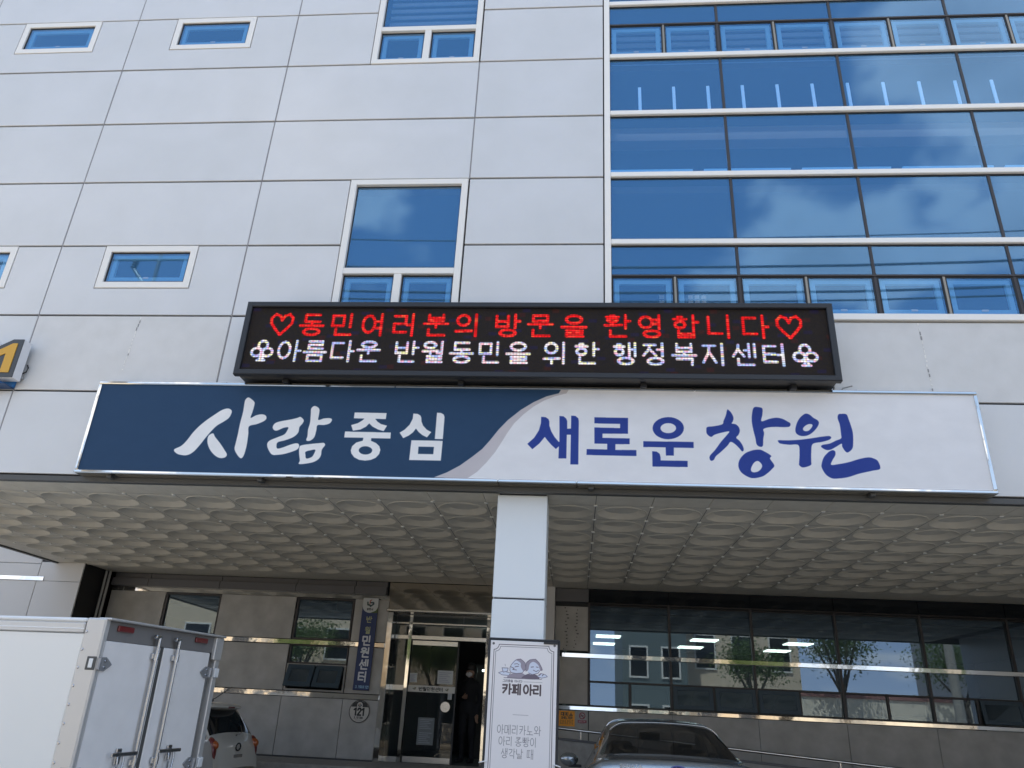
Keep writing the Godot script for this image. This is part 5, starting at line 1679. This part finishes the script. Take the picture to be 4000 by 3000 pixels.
	box(s, "cab", Vector3(-4.5, 0.4, -W + 0.1), Vector3(-3.1, 1.72, -0.1), white, 0.12)
	for x in [-0.75, -3.9]:
		for z in [-0.2, -W + 0.2]:
			var w := holder(s, "wheel_pair")
			w.position = Vector3(x, 0.29, z)
			w.rotation_degrees = Vector3(0, 90, 0)
			inst(w, "tyre", rod(Vector3(-0.09, 0, 0), Vector3(0.09, 0, 0), 0.29, 24), M.tyre)
			inst(w, "rim", rod(Vector3(-0.095, 0, 0), Vector3(0.095, 0, 0), 0.17, 20), zinc)

func hinge_leaf(side: float) -> ArrayMesh:
	var pts := [Vector2(0, 0.045), Vector2(0.06, 0.05), Vector2(0.115, 0.015), Vector2(0.135, 0.0), Vector2(0.115, -0.015), Vector2(0.06, -0.05), Vector2(0, -0.045)]
	var flat := outline(pts, 0.012)
	var st := st_new()
	# the outline lies in xy facing +z; turn it to the rear face, pointing towards the door
	var b := Basis(Vector3(0, 0, -side), Vector3.UP * side, Vector3(1, 0, 0))
	st.append_from(flat, 0, Transform3D(b, Vector3.ZERO))
	return st.commit()

# ---------------------------------------------------------------- a continuous surface through tapered bones
func nets(st: SurfaceTool, bones: Array, cell: float, blend: float) -> void:
	# bones: [a, b, ra, rb]; surface nets over the smooth union of the tapered capsules
	var lo := Vector3.ONE * 1e9
	var hi := -lo
	for b in bones:
		var r := maxf(b[2], b[3]) + blend + cell * 2
		for p in [b[0], b[1]]:
			lo = lo.min(p - Vector3.ONE * r)
			hi = hi.max(p + Vector3.ONE * r)
	var n := Vector3i(((hi - lo) / cell).ceil()) + Vector3i.ONE
	var f := PackedFloat32Array()
	f.resize(n.x * n.y * n.z)
	f.fill(1.0)
	for b in bones:
		var a: Vector3 = b[0]
		var ab: Vector3 = b[1] - a
		var l2 := maxf(ab.length_squared(), 1e-9)
		var r := maxf(b[2], b[3]) + blend + cell * 1.5
		var i0 := Vector3i(((a.min(b[1]) - Vector3.ONE * r - lo) / cell).floor()).max(Vector3i.ZERO)
		var i1 := Vector3i(((a.max(b[1]) + Vector3.ONE * r - lo) / cell).ceil()).min(n - Vector3i.ONE)
		for z in range(i0.z, i1.z + 1):
			for y in range(i0.y, i1.y + 1):
				for x in range(i0.x, i1.x + 1):
					var p := lo + Vector3(x, y, z) * cell
					var t := clampf((p - a).dot(ab) / l2, 0.0, 1.0)
					var d := p.distance_to(a + ab * t) - lerpf(b[2], b[3], t)
					var i := (z * n.y + y) * n.x + x
					var o := f[i]
					var h := maxf(blend - absf(o - d), 0.0) / blend
					f[i] = minf(o, d) - h * h * blend * 0.25
	var at := {}
	var step := [1, n.x, n.x * n.y]
	for z in n.z - 1:
		for y in n.y - 1:
			for x in n.x - 1:
				var i := (z * n.y + y) * n.x + x
				var s := Vector3.ZERO
				var k := 0
				for e in [[0, 1], [0, 2], [0, 4], [1, 3], [1, 5], [2, 3], [2, 6], [4, 5], [4, 6], [3, 7], [5, 7], [6, 7]]:
					var ca: int = e[0]
					var cb: int = e[1]
					var ia: int = i + (ca & 1) + ((ca >> 1) & 1) * step[1] + ((ca >> 2) & 1) * step[2]
					var ib: int = i + (cb & 1) + ((cb >> 1) & 1) * step[1] + ((cb >> 2) & 1) * step[2]
					var fa := f[ia]
					var fb := f[ib]
					if (fa < 0.0) != (fb < 0.0):
						var t := fa / (fa - fb)
						s += Vector3(ca & 1, (ca >> 1) & 1, (ca >> 2) & 1).lerp(Vector3(cb & 1, (cb >> 1) & 1, (cb >> 2) & 1), t)
						k += 1
				if k:
					at[i] = lo + (Vector3(x, y, z) + s / k) * cell
	for i in at:
		for ax in 3:
			var j: int = i + step[ax]
			var u: int = step[(ax + 1) % 3]
			var v: int = step[(ax + 2) % 3]
			if j < f.size() and (f[i] < 0.0) != (f[j] < 0.0) and at.has(i - u) and at.has(i - v) and at.has(i - u - v):
				if f[i] < 0.0:
					q4(st, at[i - u - v], at[i - v], at[i], at[i - u], 1)
				else:
					q4(st, at[i - u], at[i], at[i - v], at[i - u - v], 1)

func make_person() -> void:
	# a woman stands just inside the entrance, in dark clothes and a white mask, forearm raised to her waist
	var s := thing("person", "person in dark clothes and white face mask standing inside the entrance", "person", Vector3(-1.90, PORCH, -7.35), deg_to_rad(-18))
	var cloth := mat("dark_clothes", lin(0.020, 0.021, 0.026), 0.9)
	var skin := mat("skin", lin(0.42, 0.26, 0.19), 0.6)
	var hair := mat("hair", lin(0.010, 0.008, 0.008), 0.5)
	var body := st_new()
	var B := []
	B.append([Vector3(0, 0.90, 0), Vector3(0, 1.08, 0.0), 0.135, 0.115])
	B.append([Vector3(-0.06, 0.9, 0), Vector3(0.06, 0.9, 0), 0.12, 0.12])
	B.append([Vector3(0, 1.08, 0), Vector3(0, 1.24, 0.01), 0.115, 0.13])
	B.append([Vector3(-0.13, 1.28, 0), Vector3(0.13, 1.28, 0), 0.07, 0.07])
	B.append([Vector3(0, 1.30, 0), Vector3(0, 1.39, 0.01), 0.065, 0.05])
	for x in [-1.0, 1.0]:
		B.append([Vector3(x * 0.09, 0.86, 0), Vector3(x * 0.095, 0.48, 0.015), 0.088, 0.06])
		B.append([Vector3(x * 0.095, 0.48, 0.015), Vector3(x * 0.10, 0.09, -0.01), 0.058, 0.04])
		B.append([Vector3(x * 0.10, 0.045, -0.04), Vector3(x * 0.115, 0.035, 0.15), 0.042, 0.034])
	# one arm hangs, the other is bent across the waist
	B.append([Vector3(0.165, 1.27, 0), Vector3(0.205, 1.02, -0.02), 0.05, 0.042])
	B.append([Vector3(0.205, 1.02, -0.02), Vector3(0.20, 0.80, 0.05), 0.04, 0.03])
	B.append([Vector3(-0.165, 1.27, 0), Vector3(-0.22, 1.03, 0.0), 0.05, 0.042])
	B.append([Vector3(-0.22, 1.03, 0.0), Vector3(-0.05, 1.06, 0.19), 0.04, 0.029])
	nets(body, B, 0.016, 0.04)
	inst(s, "body", done(body), cloth)
	var head := st_new()
	var H := []
	H.append([Vector3(0, 1.50, -0.01), Vector3(0, 1.53, -0.015), 0.088, 0.09])
	H.append([Vector3(0, 1.45, 0.035), Vector3(0, 1.47, 0.03), 0.052, 0.062])
	H.append([Vector3(0, 1.36, 0.0), Vector3(0, 1.43, 0.0), 0.045, 0.047])
	H.append([Vector3(0, 1.505, 0.085), Vector3(0, 1.478, 0.103), 0.009, 0.014])
	for x in [-1.0, 1.0]:
		H.append([Vector3(x * 0.086, 1.515, -0.01), Vector3(x * 0.088, 1.475, 0.0), 0.014, 0.01])
	nets(head, H, 0.007, 0.018)
	inst(s, "head", done(head), skin)
	var hr := st_new()
	nets(hr, [[Vector3(0, 1.562, -0.018), Vector3(0, 1.53, -0.04), 0.102, 0.104], [Vector3(-0.07, 1.52, -0.02), Vector3(-0.085, 1.38, -0.01), 0.038, 0.028], [Vector3(0.07, 1.52, -0.02), Vector3(0.085, 1.38, -0.01), 0.038, 0.028], [Vector3(0, 1.5, -0.07), Vector3(0, 1.36, -0.07), 0.07, 0.05], [Vector3(-0.05, 1.6, 0.045), Vector3(0.05, 1.6, 0.045), 0.022, 0.022]], 0.010, 0.03)
	inst(s, "hair", done(hr), hair)
	var mk := st_new()
	nets(mk, [[Vector3(-0.035, 1.455, 0.075), Vector3(0.035, 1.455, 0.075), 0.03, 0.03], [Vector3(0, 1.47, 0.085), Vector3(0, 1.43, 0.075), 0.032, 0.026]], 0.008, 0.02)
	inst(s, "face_mask", done(mk), M.white_plastic)
	for x in [-1.0, 1.0]:
		var ey := st_new()
		blob(ey, Vector3(x * 0.034, 1.525, 0.071), Vector3(0.012, 0.007, 0.006), 8)
		inst(s, "eye", done(ey), hair)
	# hands: palm, four fingers of different lengths and a thumb from the side of the palm
	for hd in [[Vector3(0.20, 0.79, 0.052), Vector3(0.0, -1.0, 0.28), Vector3(-0.2, 0.2, 1.0), -1.0], [Vector3(-0.04, 1.062, 0.197), Vector3(0.92, 0.1, 0.36), Vector3(0.1, 1.0, 0.0), 1.0]]:
		var o: Vector3 = hd[0]
		var d: Vector3 = hd[1].normalized()
		var v: Vector3 = (hd[2] - d * d.dot(hd[2])).normalized()     # towards the thumb side
		var c: Vector3 = d.cross(v) * hd[3]                                   # the way the palm faces
		var hb := []
		hb.append([o, o + d * 0.03, 0.02, 0.022])
		for k in 4:
			var off := v * (0.028 - 0.019 * k)
			var len: float = [0.064, 0.074, 0.068, 0.052][k]
			var p0 := o + d * 0.035 + off * 0.7
			var p1 := o + d * 0.085 + off
			hb.append([p0, p1, 0.014, 0.0095])
			var p2: Vector3 = p1 + d * len * 0.5 + c * len * 0.12
			hb.append([p1, p2, 0.009, 0.008])
			hb.append([p2, p2 + d * len * 0.38 + c * len * 0.3, 0.008, 0.0065])
		var t0 := o + d * 0.025 + v * 0.02
		var t1 := t0 + (v * 0.7 + d * 0.7) * 0.035
		hb.append([t0, t1, 0.012, 0.010])
		hb.append([t1, t1 + (v * 0.35 + d * 0.9 + c * 0.2).normalized() * 0.03, 0.009, 0.0075])
		var hs := st_new()
		nets(hs, hb, 0.0035, 0.006)
		inst(s, "hand", done(hs), skin)

# ---------------------------------------------------------------- handrail and ramp wall
func make_ramp() -> void:
	var st := st_new()
	var x0 := -0.30
	var x1 := 8.8
	var h := func(x: float) -> float: return 1.185 - (x + 0.23) * 0.062
	var zf := -4.72
	var zb := -4.88
	var a := [Vector3(x0, h.call(x0), zf), Vector3(x1, h.call(x1), zf), Vector3(x1, 0, zf), Vector3(x0, 0, zf)]
	var b := [Vector3(x0, h.call(x0), zb), Vector3(x1, h.call(x1), zb), Vector3(x1, 0, zb), Vector3(x0, 0, zb)]
	q4(st, a[0], a[1], a[2], a[3])
	q4(st, b[1], b[0], b[3], b[2])
	q4(st, b[0], b[1], a[1], a[0])
	q4(st, b[0], a[0], a[3], b[3])
	q4(st, a[1], b[1], b[2], a[2])
	var w := thing("ramp_wall", "low sloping concrete wall of the access ramp behind the silver sedan", "wall", Vector3.ZERO)
	inst(w, "wall_body", done(st), M.concrete)
	var cap := st_new()
	for e in [0.0]:
		var up := Vector3(0, 0.03, 0)
		var o0: Vector3 = a[0] + Vector3(0, 0.002, 0.015)
		var o1: Vector3 = a[1] + Vector3(0, 0.002, 0.015)
		var i0: Vector3 = b[0] + Vector3(0, 0.002, -0.015)
		var i1: Vector3 = b[1] + Vector3(0, 0.002, -0.015)
		q4(cap, i0 + up, i1 + up, o1 + up, o0 + up)
		q4(cap, o0 + up, o1 + up, o1, o0)
		q4(cap, i1 + up, i0 + up, i0, i1)
		q4(cap, i0 + up, o0 + up, o0, i0)
	inst(w, "coping", done(cap), M.fascia_grey)
	var r := thing("handrail", "polished steel handrail rising along the access ramp", "handrail", Vector3.ZERO)
	inst(r, "rail", tube([Vector3(x0 - 0.05, h.call(x0) + 0.155, -4.8), Vector3(0, h.call(0.0) + 0.155, -4.8), Vector3(x1, h.call(x1) + 0.155, -4.8)], 0.021, 10), M.rail_steel)
	for k in 5:
		var px := 0.1 + k * 1.82
		inst(r, "post", rod(Vector3(px, h.call(px) + 0.03, -4.8), Vector3(px, h.call(px) + 0.15, -4.8), 0.016, 8), M.rail_steel)

# ---------------------------------------------------------------- across the street: seen in the glass and the polished strips
func opposite_house(called: String, label: String, lo: Vector3, hi: Vector3, m: Material, storeys: int, bays: int) -> Node3D:
	var s := thing(called, label, "building", Vector3((lo.x + hi.x) / 2, 0, lo.z))
	var w := hi.x - lo.x
	box(s, "wall", Vector3(-w / 2, 0, 0), Vector3(w / 2, hi.y, hi.z - lo.z), m)
	box(s, "roof", Vector3(-w / 2 - 0.2, hi.y, -0.2), Vector3(w / 2 + 0.2, hi.y + 0.25, hi.z - lo.z), M.concrete)
	var sh := hi.y / storeys
	for f in storeys:
		for k in bays:
			var cx := -w / 2 + w * (k + 0.5) / bays
			var ww := w / bays * 0.5
			var win := holder(s, "window")
			var o := inst(win, "frame", frame_mesh(ww + 0.16, sh * 0.5 + 0.16, 0.08, 0.06), M.window_white, Vector3(cx, sh * (f + 0.58), 0.0))
			o.rotation_degrees = Vector3(0, 180, 0)
			box(win, "pane", Vector3(cx - ww / 2, sh * (f + 0.33), -0.02), Vector3(cx + ww / 2, sh * (f + 0.83), 0.01), M.black_glass)
	return s

func make_tree(at: Vector3, h: float, crown: float, sd: int, label: String) -> void:
	var s := thing("street_tree", label, "tree", at, 0.0, "trees across the street")
	rng.seed = sd
	var tr := st_new()
	var fork := Vector3(rng.randf_range(-0.2, 0.2), h * 0.45, rng.randf_range(-0.2, 0.2))
	put_rod(tr, Vector3.ZERO, fork, 0.17, 10, 0.12)
	var ends := []
	for k in 6:
		var t := TAU * k / 6.0 + rng.randf()
		var e := fork + Vector3(cos(t) * crown * 0.6, h * rng.randf_range(0.25, 0.5), sin(t) * crown * 0.6)
		put_rod(tr, fork, e, 0.08, 7, 0.025)
		ends.append(e)
	inst(s, "trunk", done(tr), M.bark)
	var cr := st_new()
	for k in 4200:
		var c: Vector3 = ends[rng.randi() % ends.size()].lerp(fork + Vector3(0, h * 0.3, 0), rng.randf() * 0.6)
		var d := Vector3(rng.randfn(), rng.randfn() * 0.8, rng.randfn()) * crown * 0.27
		var p := c + d
		var n := Vector3(rng.randfn(), rng.randfn() + 0.5, rng.randfn()).normalized()
		var u := n.cross(Vector3(0.3, 0.2, 1)).normalized() * rng.randf_range(0.04, 0.085)
		var v := n.cross(u).normalized() * u.length() * 0.6
		q4(cr, p - u, p + v, p + u, p - v)
	inst(s, "crown", done(cr), M.leaf)

func make_street() -> void:
	mat("house_white", lin(0.74, 0.68, 0.58), 0.8)
	mat("house_teal", lin(0.13, 0.17, 0.18), 0.6)
	mat("house_beige", lin(0.66, 0.55, 0.41), 0.8)
	mat("house_apricot", lin(0.68, 0.57, 0.44), 0.8)
	mat("house_grey", lin(0.26, 0.27, 0.30), 0.7)
	mat("coping_pink", lin(0.32, 0.16, 0.15), 0.8)
	mat("bark", lin(0.09, 0.075, 0.06), 0.95)
	var lf := mat("leaf", lin(0.05, 0.09, 0.022), 0.6)
	lf.backlight_enabled = true
	lf.backlight = lin(0.06, 0.10, 0.015)
	var t := opposite_house("teal_shop", "narrow dark teal building across the street", Vector3(2.4, 0, 21), Vector3(5.6, 8.2, 29), M.house_teal, 3, 2)
	var white := opposite_house("pale_house", "pale house across the street beside the teal building", Vector3(5.8, 0, 22.5), Vector3(11.5, 6.4, 30), M.house_apricot, 2, 3)
	opposite_house("grey_office", "grey office block across the street at far right", Vector3(21, 0, 19.5), Vector3(34, 12, 32), M.house_grey, 4, 5)
	opposite_house("cream_house", "cream house across the street behind the camera", Vector3(-9.5, 0, 21.5), Vector3(-3.4, 6.2, 30), M.house_white, 2, 3)
	opposite_house("beige_flats", "beige block of flats across the street at left", Vector3(-24, 0, 21), Vector3(-11, 8.6, 32), M.house_beige, 3, 5)
	var gw := thing("garden_wall", "long pale rendered wall with dark red coping across the street", "wall", Vector3(15.5, 0.14, 20.5))
	box(gw, "wall_body", Vector3(-5.0, 0, 0), Vector3(5.4, 2.9, 0.2), M.house_white)
	box(gw, "coping", Vector3(-5.05, 2.9, -0.06), Vector3(5.45, 3.15, 0.26), M.coping_pink, 0.02)
	make_tree(Vector3(8.3, 0.14, 18.6), 5.2, 1.6, 3, "small street tree in front of the pale house")
	make_tree(Vector3(12.2, 0.14, 19.0), 6.4, 2.0, 4, "taller street tree in front of the pale wall")
	make_tree(Vector3(17.8, 0.14, 19.0), 6.0, 2.2, 5, "street tree at the far end of the pale wall")
	make_tree(Vector3(-7.0, 0.14, 18.8), 4.8, 1.7, 6, "street tree in front of the cream house")
	make_tree(Vector3(-13.5, 0.14, 18.8), 5.5, 1.9, 7, "street tree in front of the beige flats")
	# utility poles and wires above the street
	var zp := 9.6
	for k in 2:
		var at: Vector3 = [Vector3(-11.68, 0, zp), Vector3(13.2, 0, zp)][k]
		var p := thing("utility_pole", ["concrete utility pole with a bent arm across from the small windows", "concrete utility pole with transformer across from the glazed front"][k], "pole", at, 0.0, "utility poles along the street")
		inst(p, "shaft", rod(Vector3.ZERO, Vector3(0.0, 11.4, 0), 0.18, 14, 0.12), M.concrete)
		inst(p, "mast", rod(Vector3(0, 11.38, 0), Vector3(0.02, 14.2, 0), 0.055, 10), M.grey_metal)
		inst(p, "arm", rod(Vector3(0.0, 11.55, 0), Vector3(-0.70, 12.40, 0), 0.055, 8), M.grey_metal)
		for q in 4:
			inst(p, "insulator", rod(Vector3(-0.69 + q * 0.012, 12.40 + q * 0.075, 0), Vector3(-0.68 + q * 0.012, 12.46 + q * 0.075, 0), 0.085, 12, 0.06), M.cable)
		inst(p, "crossarm", rod(Vector3(0.1, 11.0, -0.9), Vector3(0.1, 11.0, 0.9), 0.05, 8), M.grey_metal)
		if k == 1:
			inst(p, "transformer", rod(Vector3(-0.4, 9.6, 0), Vector3(-0.4, 10.7, 0), 0.3, 14), M.grey_metal)
	var n := 0
	for wr in [[13.6, 0.0, 0.018, "highest"], [12.72, 0.0, 0.035, "second highest"], [12.25, 0.5, 0.035, "third highest"], [11.3, -0.7, 0.025, "fourth highest"], [10.7, 0.0, 0.04, "fifth highest"], [10.2, 0.4, 0.05, "lowest"]]:
		var pts := []
		for k in 33:
			var x := -44.0 + k * 3.0
			var u := fposmod(x + 12.3, 25.5) / 25.5
			pts.append(Vector3(x, wr[0] - 1.4 * (u * (1.0 - u)) * 1.0 + 0.02 * sin(x * 1.7 + wr[0]), zp + wr[1]))
		var o := thing("power_line", "%s of the overhead lines mirrored in the glazed front" % wr[3], "cable", Vector3.ZERO, 0.0, "overhead lines")
		inst(o, "wire", tube(pts, wr[2], 6), M.cable)

func extra_materials() -> void:
	mat("panel_blue", lin(0.76, 0.80, 0.82), 0.42)
	var wl := mat("wall_light", Color.WHITE, 0.6)
	wl.albedo_texture = noise_tex(0.35, lin(0.56, 0.55, 0.54), lin(0.64, 0.63, 0.62), 256, 53, 2)
	tri(wl, 1.0)
	mat("mullion_blue", lin(0.04, 0.065, 0.085), 0.45)
	mat("tile_pale", lin(0.6, 0.62, 0.64), 0.6)  # plain pale grey of the screen tiles
	mat("tyre", lin(0.02, 0.02, 0.02), 0.9)
	mat("seat", lin(0.012, 0.012, 0.013), 0.85)
	var tr := mat("tail_red", lin(0.16, 0.008, 0.008), 0.12)
	tr.clearcoat_enabled = true
	var ta := mat("tail_amber", lin(0.42, 0.09, 0.01), 0.15)
	ta.clearcoat_enabled = true
	mat("badge_blue", lin(0.10, 0.11, 0.30), 0.3, 0.6)
	mat("notice_orange", lin(0.6, 0.22, 0.01), 0.5)
	mat("rail_steel", lin(0.62, 0.61, 0.58), 0.18, 1.0)
	var c := mat("car_glass_clear", lin(0.02, 0.024, 0.024, 0.12), 0.01, 0.0)
	c.transparency = BaseMaterial3D.TRANSPARENCY_ALPHA

func _ready() -> void:
	set_camera_and_light()
	make_materials()
	extra_materials()
	make_ground()
	bld = thing("civic_building", "white panelled civic building with blue glazed front over a deep porch", "building")
	make_upper_facade()
	make_curtain_wall()
	make_soffit()
	make_ground_floor()
	make_street()
	make_fascia_sign()
	make_led()
	make_number_letters()
	make_wall_signs()
	make_banner()
	make_ramp()
	var silver := mat("sedan_paint", lin(0.42, 0.46, 0.49), 0.25, 0.8)
	make_sedan("silver_sedan", "silver sedan seen from behind, parked under the porch right of the column", Vector3(0.945, 0.0, -0.20), 0.0, silver, M.badge_blue, true)
	make_sedan("white_sedan", "white sedan mostly hidden behind the box truck, its plate and badge showing", Vector3(-4.32, 0.0, -2.0), deg_to_rad(98), mat("white_paint", lin(0.62, 0.62, 0.62), 0.3), M.cable, false)
	make_hatch("white_hatchback", "small white hatchback with a roof aerial parked beyond the box truck", Vector3(-4.52, 0.0, -3.72), PI / 2, lin(0.66, 0.65, 0.60))
	make_truck()
	make_person()
